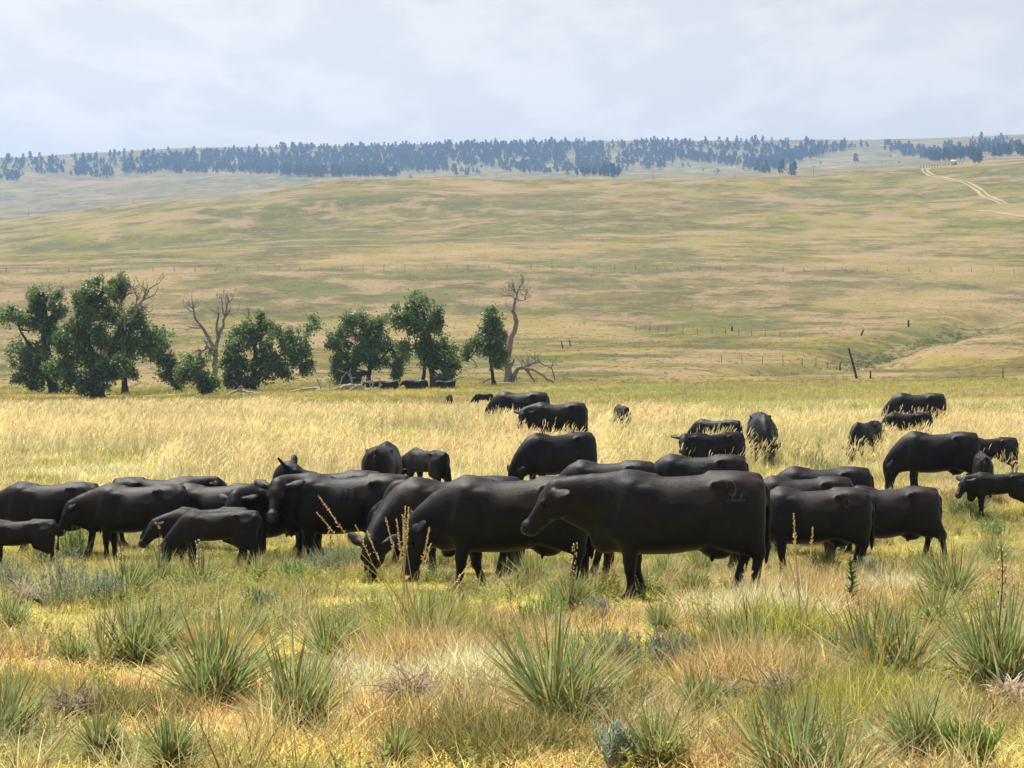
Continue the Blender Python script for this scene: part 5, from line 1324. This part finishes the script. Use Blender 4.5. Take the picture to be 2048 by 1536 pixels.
PATCH = [(850, 1345, 0.42, 'rust', 260, 1.2), (930, 1385, 0.35, 'cream', 200, 1.1), (1490, 1390, 0.45, 'rust', 260, 1.3), (1520, 1240, 0.55, 'cream', 260, 1.2), (1640, 1215, 0.6, 'rust', 260, 1.1), (1010, 1300, 0.35, 'rust', 160, 0.9),
 (1800, 1190, 0.5, 'cream', 160, 1.0), (700, 1390, 0.35, 'cream', 120, 0.9), (420, 1300, 0.3, 'gold', 120, 0.9), (1750, 1420, 0.4, 'lime', 180, 1.0), (860, 1290, 0.3, 'lime', 140, 1.5), (1560, 1290, 0.4, 'lime', 160, 1.4), (1180, 1420, 0.35, 'olive', 120, 1.0), (60, 1400, 0.4, 'lime', 100, 0.9), (1420, 1330, 0.3, 'olive', 120, 1.1), (250, 1440, 0.4, 'olive', 120, 0.9), (980, 1500, 0.4, 'olive', 140, 0.9), (1660, 1470, 0.4, 'lime', 140, 1.0)]
bx_, by_, bt_, bs_ = [], [], [], []
for (u, v, r_, pk, n_, sc_) in PATCH:
    d = find_d(u, v, 6.5, 40); q = rg.normal(0, 0.5, (n_, 2)) * r_
    bx_.append(ux(u, d) + q[:, 0]); by_.append(d + q[:, 1]); bt_.append(np.tile((PAL[pk] * 1.1 if pk != 'rust' else np.array([0.66, 0.51, 0.24])), (n_, 1))); bs_.append(np.full(n_, sc_))
bx_, by_, bt_, bs_ = map(np.concatenate, (bx_, by_, bt_, bs_))
finish('clumped_grass', bx_, by_, G_BUN, 0.6 * bs_, 1.15 * bs_, 'thick blond and russet grass clumps between the yuccas', rg, bt_)
x, y = strew(29, 75, 34, rg, 1.08); finish('pasture_grass', x, y, G_MID, np.where(y < 37, 0.4, 0.7), np.where(y < 37, 0.75, 1.3), 'knee-high grass around and behind the herd', rg)
def tallmask(x, y):
    u = U0 + FPX * x / y
    e1 = np.interp(u, [0, 400, 650, 1500, 1700], [150, 140, 95, 88, 70]); e0 = e1 * 0.8
    m = sstep(40, 47, y) * (1 - sstep(e0, e1, y + 14 * (fbm(x / 6, y / 6, 3, 93) - 0.5)))
    m = m * (0.05 + 0.95 * sstep(0.44, 0.54, fbm(x / 3, y / 6, 3, 91)))
    return m
x, y = strew(38, 70, 13, rg, 1.08); finish('tall_grass', x, y, G_TAL, 0.65, 1.05, 'tall pale seeding grass the far cattle wade through', rg, np.broadcast_to(PAL['cream'] * 1.12, (len(x), 3)) * 0.65 * (0.7 + 0.6 * fbm(x / 2.5, y / 5, 3, 95))[:, None] + 0.35 * cover(x, y), keep=rg.uniform(0, 1, len(x)) < tallmask(x, y), rotz=0.2)
x, y = strew(66, 178, 5.5, rg, 1.06); finish('tall_meadow_grass', x, y, G_FAR, 0.5, 0.9, 'pale tall grass belt in front of the creek trees', rg, np.broadcast_to(PAL['cream'] * 1.0, (len(x), 3)) * 0.6 * (0.7 + 0.6 * fbm(x / 4, y / 9, 3, 96))[:, None] + 0.4 * cover(x, y), keep=rg.uniform(0, 1, len(x)) < tallmask(x, y), rotz=0.2)
x, y = strew(72, 270, 3.6, rg, 1.06); finish('meadow_grass', x, y, G_MID, 1.1, 2.0, 'low grass of the meadow in front of the creek trees', rg, cover(x, y) * 1.5, keep=rg.uniform(0, 1, len(x)) < 1 - sstep(110, 260, y))
gx_ = rg.uniform(ux(1500, 280), ux(2150, 280), 5200); gy_ = rg.uniform(240, 440, 5200); gx_ = gx_ * gy_ / 280
gk = pl_dist(gx_, gy_, GULLY) < 7 * rg.uniform(0.2, 1, 5200)
finish('creek_scrub', gx_, gy_, G_CLU, 0.5, 1.5, 'dark green scrub lining the creek gully at the right', rg, np.broadcast_to(np.array([0.14, 0.155, 0.065]), (5200, 3)), keep=gk & (rg.uniform(0, 1, 5200) < 0.8), cat='scrub')
x, y = strew(190, 1000, 0.16, rg, 1.05); kp = rg.uniform(0, 1, len(x)) < 1 - sstep(250, 950, y) ; finish('hillside_grass', x, y, G_CLU, 0.3, 0.8, 'grass and sage clumps on the hillside beyond the creek', rg, cover(x, y) * 0.95, keep=kp, vs=0.7)

# ----------------------------------------------------------------- single plants of the near pasture
def yucca(label, u, v, hpx, wpx, seed, dead=0.25, stalk=None, n=None, brown=0.0, lean_az=None, name='yucca'):
    rng = np.random.default_rng(seed)
    d = find_d(u, v, 6.5, 90); x, y, z = place(u, d); bigf = 1.0 if (n or 0) < 200 else 1.1
    h = 1.12 * bigf * hpx * d / FPX; w = 1.28 * bigf * wpx * d / FPX
    root = bpy.data.objects.new(name, None); link(root); root.location = (x, y, z - 0.01); root.rotation_euler = (0, 0, rng.uniform(0, 6.28)); root.empty_display_size = 0.1
    tag(root, label, 'yucca', 'yuccas in the near pasture')
    ln = max(h * 1.02, w * 0.52); n = int((n or 110 + 110 * min(1, ln / 0.6)) * 1.35)
    n = int(n * 1.25)
    lean = R(1) * np.clip(np.abs(rng.normal(0, 1, n)) * 30 + rng.uniform(0, 42, n), 1, 86); az = rng.uniform(0, 6.283, n)
    nr = 1 if w < 0.45 else int(rng.integers(3, 6)); ro = disk(rng, nr, w * 0.26); ro[0] *= 0.2; rs = rng.uniform(0.6, 1.0, nr); rs[0] = 1.0
    ri = rng.choice(nr, n, p=rs**2 / np.sum(rs**2)); tilt = ro[ri][:, :2] / max(w, 0.1) * 1.2
    lmax = np.where(lean < 0.6, h, h + (w * 0.54 - h) * np.clip((lean - 0.6) / 0.8, 0, 1))
    length = np.maximum(0.08, lmax) * rng.uniform(0.6, 1.1, n) * rs[ri]
    wd = np.clip(0.0125 * (ln / 0.55) ** 0.5, 0.0075, 0.016) * rng.uniform(0.8, 1.25, n) * (1 + 0.5 * sstep(25, 45, d))
    b = disk(rng, n, 0.035 * ln / 0.5); b[:, 2] = rng.uniform(0.0, 0.07, n); b[:, :2] += ro[ri][:, :2]
    hue = np.stack([rng.uniform(0.75, 1.35, n), rng.uniform(0.85, 1.15, n), rng.uniform(0.6, 1.2, n)], -1) * rng.uniform(0.5, 1.45, (n, 1))
    if brown: 
        k = rng.uniform(0, 1, n) < brown; hue[k] = hue[k] * np.array([1.65, 0.9, 0.6])
    mb = MB(); blades(mb, b, az, lean, length, wd, R(1) * rng.normal(2, 4, n), rng, 3, hue, rng.uniform(-0.8, 0.8, n), 0.55)
    o_ = mb.build('leaves', M['yucca'], root, False, True); o_['kind'] = 'stuff'
    m = int(n * dead) + 10
    mb = MB(); blades(mb, disk(rng, m, 0.05) + np.column_stack([ro[rng.integers(0, nr, m)][:, :2], np.zeros(m)]), rng.uniform(0, 6.283, m), R(1) * rng.uniform(62, 100, m), ln * rng.uniform(0.45, 0.95, m), wd[0] * rng.uniform(0.6, 1.0, m), R(1) * rng.uniform(5, 40, m), rng, 3, None, None, 0.6)
    mb.mesh; o_ = mb.build('dry_leaves', M['yucca_dry'], root, False, True); o_['kind'] = 'stuff'
    if stalk: flower_stalk(root, stalk[0] * d / FPX, rng, stalk[1], 1 + 0.7 * sstep(16, 35, d), stalk[2] if len(stalk) > 2 else 0.0)
    return root
def flower_stalk(root, h, rng, pods=26, thick=1.0, lean=0.0):
    P = smooth_poly([[0, 0, 0], [lean * h * 0.3 + 0.01, 0.01, h * 0.4], [lean * h * 0.7, 0.0, h * 0.75], [lean * h, 0.02, h]], 4)
    mb = MB(); tube(mb, P, np.linspace(0.006, 0.003, len(P)) * thick, 5); mb.build('flower_stalk', M['stalk'], root, True)
    if not pods: return
    mb = MB()
    for k in range(pods):
        t = rng.uniform(0.45, 1.0); p = P[int(t * (len(P) - 1))]; a = rng.uniform(0, 6.283); q = 0.022 * thick
        c = p + np.array([math.cos(a) * q, math.sin(a) * q, rng.uniform(-0.02, 0.02)]); s = rng.uniform(0.006, 0.011) * thick
        V = np.array([[0, 0, 1.8], [1, 0, 0], [0, 1, 0], [-1, 0, 0], [0, -1, 0], [0, 0, -1.6]]) * s
        mb.add(V + c, None, [[0, 1, 2], [0, 2, 3], [0, 3, 4], [0, 4, 1], [5, 2, 1], [5, 3, 2], [5, 4, 3], [5, 1, 4]], col=np.full((6, 3), rng.uniform(0.6, 1.5)))
    o_ = mb.build('seed_pods', M['pod'], root, False, True); o_['kind'] = 'stuff'

YUC = [
 ('biggest near yucca at the left with a tall seed stalk', 412, 1412, 185, 340, dict(n=240)),
 ('upright yucca just right of the biggest left yucca', 588, 1462, 195, 170, dict(n=170)),
 ('yucca at the left half hidden behind the biggest left yucca', 262, 1335, 140, 170, dict()),
 ('narrow yucca with a dark seed cup behind the biggest left yucca', 322, 1310, 105, 110, dict(stalk=(100, 4))),
 ('wide open yucca in the bottom middle of the near pasture', 1112, 1445, 205, 340, dict(n=240, dead=0.4)),
 ('small yucca with a yellow flower beside it, left of the russet grass', 646, 1315, 92, 150, dict()),
 ('pale grassy yucca under the tall seed stalks', 862, 1315, 130, 200, dict(n=190)),
 ('dense yucca cut by the bottom edge right of the middle', 1592, 1580, 170, 280, dict(n=240)),
 ('yucca at the bottom right next to green weeds', 1836, 1512, 135, 160, dict()),
 ('sprawling yucca with rust-brown inner leaves at the right', 1728, 1362, 150, 300, dict(brown=0.15, n=210)),
 ('tall fan yucca right of the last front cow', 1912, 1204, 125, 150, dict(n=180)),
 ('narrow yucca in front of the tall fan yucca', 1878, 1258, 95, 95, dict()),
 ('large yucca at the right edge with a long dark stalk', 2000, 1390, 190, 230, dict(stalk=(310, 30, -0.04), n=220, dead=0.5)),
 ('yucca cut by the left edge low in the picture', 10, 1490, 150, 200, dict(n=180)),
 ('yucca cut by the bottom edge below the biggest left yucca', 336, 1545, 110, 140, dict()),
 ('yucca with a pale seed stalk below the walking left cow', 243, 1205, 110, 170, dict(stalk=(120, 24))),
 ('yucca in front of the grazing big calf', 398, 1188, 85, 120, dict(stalk=(110, 30))),
 ('yucca left of the grazing big calf', 318, 1172, 75, 90, dict(stalk=(110, 8))),
 ('small tight yucca right of the grazing big calf', 521, 1166, 62, 60, dict()),
 ('yucca with a stalk behind the face-on grazing cow', 662, 1150, 70, 90, dict(stalk=(95, 20))),
 ('yucca with a podded stalk at the chest of the nearest cow', 1140, 1224, 85, 110, dict(stalk=(140, 30, -0.08))),
 ('yucca just right of the nearest cow front legs', 1292, 1192, 62, 80, dict()),
 ('small yucca under the belly of the nearest cow', 1385, 1188, 55, 64, dict()),
 ('yucca left of the small yucca under the nearest cow', 1330, 1165, 60, 80, dict()),
 ('yucca under the second cow between the pairs of legs', 1060, 1172, 72, 90, dict()),
 ('yucca behind the hind legs of the nearest cow', 1410, 1148, 55, 70, dict()),
 ('yucca cut by the left edge beside grey sagebrush', 16, 1262, 80, 110, dict()),
 ('thin-leaved yucca at the bottom, left of the pale sage', 1318, 1545, 120, 130, dict()),
 ('small yucca at the bottom left of the middle', 796, 1540, 80, 90, dict()),
 ('yucca behind the dead leaf mound at the right', 1612, 1400, 85, 110, dict()),
 ('yucca among russet grass left of the dead leaf mound', 1500, 1345, 140, 130, dict(n=90)),
 ('spiky yucca behind the grey dry shrub', 1200, 1330, 95, 120, dict(n=100, dead=0.6)),
 ('small yucca beyond the last front cow', 1932, 1035, 62, 90, dict()),
 ('pale yucca right of the tall fan yucca', 1990, 1128, 55, 90, dict()),
 ('yucca below the calf at the right edge', 1830, 1165, 50, 70, dict()),
 ('yucca at the hooves of the last front cow', 1640, 1150, 60, 90, dict()),
 ('yucca in the open behind the right row of cows', 1636, 938, 55, 80, dict()),
 ('yucca right of the head-on grazing cow', 1592, 925, 42, 70, dict()),
 ('yucca below the side-on right cow', 1790, 1010, 40, 60, dict()),
 ('yucca below the farthest left cow hooves', 90, 1145, 60, 70, dict()),
 ('low yucca in open grass left of the half-hidden left yucca', 150, 1335, 70, 110, dict()),
 ('yucca standing between the dark seed cup yucca and the small flower yucca', 488, 1288, 75, 100, dict()),
 ('yucca in the blond grass left of the wide open yucca', 975, 1300, 75, 100, dict()),
 ('yucca right of the wide open yucca, left of the dark tangle', 1385, 1430, 95, 130, dict()),
 ('yucca behind the dark tangle of dead leaves', 1445, 1300, 80, 100, dict()),
 ('yucca just above the dense bottom-edge yucca', 1545, 1478, 85, 110, dict()),
 ('yucca between the thistle and the narrow right yucca', 1792, 1292, 85, 110, dict()),
 ('yucca left of the large right-edge yucca', 1930, 1318, 85, 110, dict()),
 ('small yucca below the grey dead leaf mound', 905, 1478, 70, 90, dict()),
 ('small yucca below the face-on grazing cow', 748, 1240, 60, 80, dict()),
 ('small yucca below the belly of the nearest cow, in open grass', 1318, 1268, 62, 80, dict()),
 ('yucca at the bottom between the left-edge yucca and its neighbour', 200, 1520, 90, 120, dict()),
 ('yucca right of the last big left yuccas near the bottom weeds', 690, 1290, 60, 80, dict()),
]
for i, (lab, u, v, h, w, kw) in enumerate(YUC): yucca(lab, u, v, h, w, 1000 + i, **kw)

def dead_mound(label, u, v, wpx, seed, pale=1.0):
    rng = np.random.default_rng(seed); d = find_d(u, v, 6.5, 60); x, y, z = place(u, d); w = 1.35 * wpx * d / FPX
    root = bpy.data.objects.new('dead_yucca', None); link(root); root.location = (x, y, z); root.empty_display_size = 0.1; tag(root, label, 'dead yucca')
    n = 150; mb = MB()
    blades(mb, disk(rng, n, w * 0.2) + [0, 0, 0.11], rng.uniform(0, 6.283, n), R(1) * rng.uniform(25, 95, n), w * rng.uniform(0.25, 0.55, n), np.full(n, 0.010), R(1) * rng.uniform(10, 90, n), rng, 4, rng.uniform(0.35, 1.2, (n, 1)) * np.array([[1, 1.05, 1.2]]) * pale, None, 0.6)
    o_ = mb.build('dry_leaves', M['yucca_dry'], root, False, True); o_['kind'] = 'stuff'
    mb = MB(); tube(mb, smooth_poly([[-w * 0.25, 0, 0.0], [0, 0.02, w * 0.14], [w * 0.2, 0, 0.02]], 4), np.linspace(0.03, 0.02, 9), 6); mb.build('root_crown', M['stalk'], root, True)
dead_mound('grey mound of dead yucca leaves in the lower middle', 812, 1418, 130, 61)
dead_mound('dark mound of dead yucca leaves at the lower right', 1562, 1420, 120, 62, 0.8)
dead_mound('small dark tangle of dead leaves left of the dead leaf mound', 1450, 1425, 80, 63, 0.7)
dead_mound('white-grey tangle of dead leaves by the left sagebrush', 62, 1215, 100, 64, 1.2)
dead_mound('pale dead leaf heap right of the upright left yucca', 655, 1390, 130, 65, 1.2)
dead_mound('bleached dead leaf heap at the right edge', 2020, 1425, 100, 66, 1.7)
dead_mound('thin flat heap of dead leaves at the lower left', 145, 1452, 120, 67, 0.8)

def sagebrush(label, u, v, hpx, wpx, seed, tone=(1, 1, 1), matk='sage', name='sagebrush', dense=1.0):
    rng = np.random.default_rng(seed); d = find_d(u, v, 6.5, 90); x, y, z = place(u, d); h = hpx * d / FPX; w = wpx * d / FPX
    root = bpy.data.objects.new(name, None); link(root); root.location = (x, y, z); root.empty_display_size = 0.1; tag(root, label, 'shrub')
    n = int(55 * dense); mb = MB(); az = rng.uniform(0, 6.283, n); ln = R(1) * rng.uniform(3, 42, n)
    C = blades(mb, disk(rng, n, w * 0.28), az, ln, h * rng.uniform(0.65, 1.12, n), np.full(n, 0.006), R(1) * rng.uniform(-25, 10, n), rng, 4, None, None, 0.5)
    o_ = mb.build('stems', M['yucca_dry'], root, False, True); o_['kind'] = 'stuff'
    mb = MB(); nl = 34
    for i in range(n):
        k = rng.uniform(0.25, 1.02, nl); p = np.stack([np.interp(k, np.linspace(0, 1, 5), C[i, :, j]) for j in range(3)], -1)
        blades(mb, p, rng.uniform(0, 6.283, nl), R(1) * rng.uniform(5, 60, nl), 0.035 * rng.uniform(0.6, 1.5, nl), np.full(nl, 0.009), R(1) * rng.uniform(-20, 20, nl), rng, 2, rng.uniform(0.6, 1.3, (nl, 1)) * np.array([tone]))
    o_ = mb.build('foliage', M[matk], root, False, True); o_['kind'] = 'stuff'
SG = (0.85, 1.0, 1.05)
sagebrush('grey sage just left of the face-on grazing cow head', 700, 1150, 50, 90, 171, SG)
sagebrush('small grey sage right of the big blue-grey sagebrush', 205, 1215, 70, 70, 172, SG)
sagebrush('dusky sage between the two left yuccas and the russet grass', 520, 1225, 45, 80, 173, (0.8, 1.0, 0.8))
sagebrush('wispy sage under the chest of the nearest cow', 1195, 1240, 45, 70, 174, SG)
sagebrush('broad grey-green sage behind the tall seed stalks', 900, 1235, 45, 110, 175, (0.85, 1.0, 0.7))
sagebrush('grey twiggy sage right of the dead leaf mound', 1690, 1330, 70, 90, 176, (1.0, 1.0, 0.85), dense=0.7)
sagebrush('big blue-grey sagebrush below the left calf', 128, 1225, 120, 150, 71, SG)
sagebrush('blue-grey sagebrush left of the big one, at the frame edge', 22, 1200, 85, 70, 72, SG)
sagebrush('low grey sagebrush behind the face-on grazing cow', 648, 1160, 60, 110, 73, SG)
sagebrush('small green-grey sage left of the face-on grazing cow', 588, 1165, 45, 80, 74, (0.7, 1.15, 0.6))
sagebrush('grey dry shrub in the middle of the near pasture', 1335, 1350, 85, 130, 75, (1.0, 0.98, 0.95))
sagebrush('twiggy pale shrub left of the grey dry shrub', 1248, 1345, 80, 90, 76, (1.15, 1.0, 0.9), dense=0.7)
sagebrush('silvery sage at the bottom edge right of the middle', 1232, 1545, 95, 80, 77, (1.2, 1.3, 1.35))
sagebrush('soft grey sage right of the thistle', 1745, 1165, 50, 70, 78, SG)
sagebrush('grey-green sage below the small calf at the right edge', 1985, 1080, 50, 110, 79, (0.75, 1.05, 0.6))
sagebrush('green leafy bush under the walking left cow', 150, 1120, 60, 70, 80, (0.55, 1.0, 0.4), name='leafy_bush')
sagebrush('green leafy bush between the nearest cow and the ring-branded cow', 1530, 1120, 50, 60, 81, (0.7, 1.2, 0.35), name='leafy_bush')
sagebrush('bright green weed mound left of the chest-high yucca stalk', 1085, 1260, 60, 120, 82, (0.9, 1.25, 0.35), name='leafy_bush')
sagebrush('bright green weed mound in the lower right corner', 1950, 1535, 90, 160, 83, (0.8, 1.05, 0.3), name='leafy_bush')
sagebrush('dark green tuft in the grass left of the cow seen from behind', 380, 862, 28, 60, 84, (0.5, 0.8, 0.4), name='leafy_bush')
sagebrush('dark green tuft standing just left of the pale belt middle', 478, 852, 36, 34, 86, (0.5, 0.75, 0.4), name='leafy_bush')
sagebrush('long dusky green brush patch in the belt above the branded cow', 600, 868, 30, 110, 87, (0.7, 0.9, 0.5), name='leafy_bush')
sagebrush('grey-green brush in the belt at the far left edge', 40, 868, 32, 90, 88, (0.8, 1.0, 0.7), name='leafy_bush')
sagebrush('green brush below the round-bellied cow', 1650, 965, 45, 110, 89, (0.75, 1.0, 0.45), name='leafy_bush')
sagebrush('green mound in the tall grass at the far left of the belt', 235, 872, 28, 60, 85, (0.7, 1.0, 0.4), name='leafy_bush')

def stalks(label, u, v, tips, seed, name='seed_grass'):
    """a clump of tall flowering grass: each stem bends to its own tip"""
    rng = np.random.default_rng(seed); d = find_d(u, v, 6.5, 60); x, y, z = place(u, d); o = np.array([x, y, z]); px = d / FPX
    root = bpy.data.objects.new(name, None); link(root); root.location = o; root.empty_display_size = 0.1; tag(root, label, 'grass clump')
    for (tu, tv) in tips:
        tip = np.array([(tu - u) * px, rng.uniform(-0.12, 0.12), (V0 - tv) * px - z])
        b = np.array([rng.normal(0, 0.04), rng.normal(0, 0.04), 0.0])
        m1 = b * 0.8 + tip * 0.2 + np.array([0, 0, tip[2] * 0.22]); m2 = b * 0.35 + tip * 0.65 + np.array([0, 0, tip[2] * 0.07])
        P = smooth_poly([b, m1, m2, tip], 5)
        mb = MB(); tube(mb, P, np.linspace(0.0035, 0.0022, len(P)), 4, cap=False); s_ = mb.build('stem', M['straw'], root, True, True)
        hp = P[-max(4, int(len(P) * 0.34)):]; mb = MB()
        tt = np.linspace(0, 1, 14)
        for q in tt:
            p = hp[0] + 0; k = q * (len(hp) - 1); i = min(int(k), len(hp) - 2); p = hp[i] * (1 - (k - i)) + hp[i + 1] * (k - i)
            dv = nrm(hp[min(i + 1, len(hp) - 1)] - hp[i])
            for w in range(3):
                a = nrm(dv + rng.normal(0, 0.45, 3)); s = 0.026 * (1.1 - 0.6 * q); c_ = np.cross(a, rng.normal(0, 1, 3)); c_ = nrm(c_) * 0.0045
                mb.add([p - c_, p + a * s * 0.5 + c_, p + a * s, p + a * s * 0.5 - c_], [[0, 1, 2, 3]], col=np.full((4, 3), rng.uniform(0.9, 1.5)))
        h_ = mb.build('seed_head', M['straw'], s_, False, True); h_['kind'] = 'stuff'
stalks('tall pale seed stalks before the second cow', 820, 1325, [(640, 992), (634, 1028), (712, 1052), (735, 1063), (770, 1040), (793, 1040), (806, 1030), (812, 1012), (818, 1015), (806, 1058), (858, 1058), (862, 1085), (690, 1160), (940, 1125), (930, 1150)], 91)
stalks('tall pale seed stalks before the ring-branded cow', 1612, 1320, [(1588, 1030), (1628, 1058), (1592, 1068), (1563, 1170), (1580, 1120), (1640, 1180)], 92)
stalks('single bent straw right of the thistle', 1800, 1250, [(1782, 1140), (1806, 1180)], 93)
stalks('thin pale stalks by the hind legs of the nearest cow', 1475, 1235, [(1440, 1140), (1455, 1135), (1490, 1130), (1502, 1140)], 94)

# thistle with a pink head
d = find_d(1702, 1222, 6.5, 40); x, y, z = place(1702, d); rng = np.random.default_rng(95); h = 105 * d / FPX
root = bpy.data.objects.new('thistle', None); link(root); root.location = (x, y, z); tag(root, 'dark green thistle with a pink flower head before the ring-branded cow', 'thistle')
mb = MB(); Pst = smooth_poly([[0, 0, 0], [0.01, 0, h * 0.5], [-0.01, 0, h]], 5); tube(mb, Pst, np.linspace(0.012, 0.006, len(Pst)), 6, col=(0.8, 1, 0.8)); mb.build('stem', M['thistle'], root, True, True)
mb = MB(); n = 90; k = rng.uniform(0.05, 0.95, n); p = np.stack([np.interp(k, np.linspace(0, 1, len(Pst)), Pst[:, j]) for j in range(3)], -1)
blades(mb, p, rng.uniform(0, 6.283, n), R(1) * rng.uniform(25, 80, n), 0.13 * (1.2 - k * 0.7) * rng.uniform(0.6, 1.2, n), np.full(n, 0.022), R(1) * rng.uniform(0, 50, n), rng, 3); o_ = mb.build('leaves', M['thistle'], root, False, True); o_['kind'] = 'stuff'
mb = MB(); n = 60; blades(mb, np.tile([-0.01, 0, h], (n, 1)), rng.uniform(0, 6.283, n), R(1) * rng.uniform(0, 65, n), np.full(n, 0.04), np.full(n, 0.006), np.zeros(n), rng, 2); mb.build('flower_head', M['pink'], root, False, True)
def daisy(label, u, v, hpx, seed, heads=1):
    rng = np.random.default_rng(seed); d = find_d(u, v, 6.5, 40); x, y, z = place(u, d); h = hpx * d / FPX
    root = bpy.data.objects.new('yellow_flower', None); link(root); root.location = (x, y, z); tag(root, label, 'flower')
    mb = MB(); tube(mb, [[0, 0, 0], [0.01, 0, h * 0.5], [0, 0, h]], [0.004, 0.003, 0.003], 5, col=(1, 1, 1)); n = 14
    blades(mb, np.column_stack([np.zeros((n, 2)), rng.uniform(0, h * 0.9, n)]), rng.uniform(0, 6.283, n), R(1) * rng.uniform(30, 70, n), np.full(n, 0.05), np.full(n, 0.01), R(1) * rng.uniform(0, 30, n), rng, 2); mb.build('stem', M['thistle'], root, False, True)
    for q in range(heads):
        c = np.array([(q - 0.3) * 0.04, -0.01 * q, h - 0.012 * q]); mb = MB(); n = 13; az = np.arange(n) * 6.283 / n
        blades(mb, np.tile(c, (n, 1)), az, np.full(n, R(75)), np.full(n, 0.026), np.full(n, 0.011), np.zeros(n), rng, 2, None, np.zeros(n), 0.3); f_ = mb.build('petals', M['yellow'], root, False, True)
        mb = MB(); ball(mb, c, (0.009, 0.009, 0.007)); mb.build('flower_disk', M['stalk'], root, True)
daisy('yellow flowers at the left edge near the bottom', 10, 1520, 28, 96, 2)
daisy('yellow flower above the small yucca left of the russet grass', 672, 1300, 44, 97)
daisy('yellow flower inside the left yuccas below the calf', 273, 1195, 34, 98)

# ----------------------------------------------------------------- haze over the whole valley
HZ = 0.00016
hx, hy0, hy1 = 3200.0, -40.0, 6200.0
zlo = float(GZ.min()) - 1.0; zhi = float(GZ.max()) + 22.0
mb = MB(); box(mb, (0, (hy0 + hy1) / 2, (zlo + zhi) / 2), (2 * hx, hy1 - hy0, zhi - zlo))
m, nt = mat('haze'); o_ = nd(nt, 'ShaderNodeOutputMaterial'); v_ = nd(nt, 'ShaderNodeVolumePrincipled')
v_.inputs['Color'].default_value = (0.36, 0.58, 1.0, 1); v_.inputs['Density'].default_value = HZ; v_.inputs['Anisotropy'].default_value = 0.3
nt.links.new(v_.outputs[0], o_.inputs['Volume'])
hz = mb.build('haze', m); tag(hz, 'thin bluish summer haze over the whole valley', 'haze', kind='stuff')
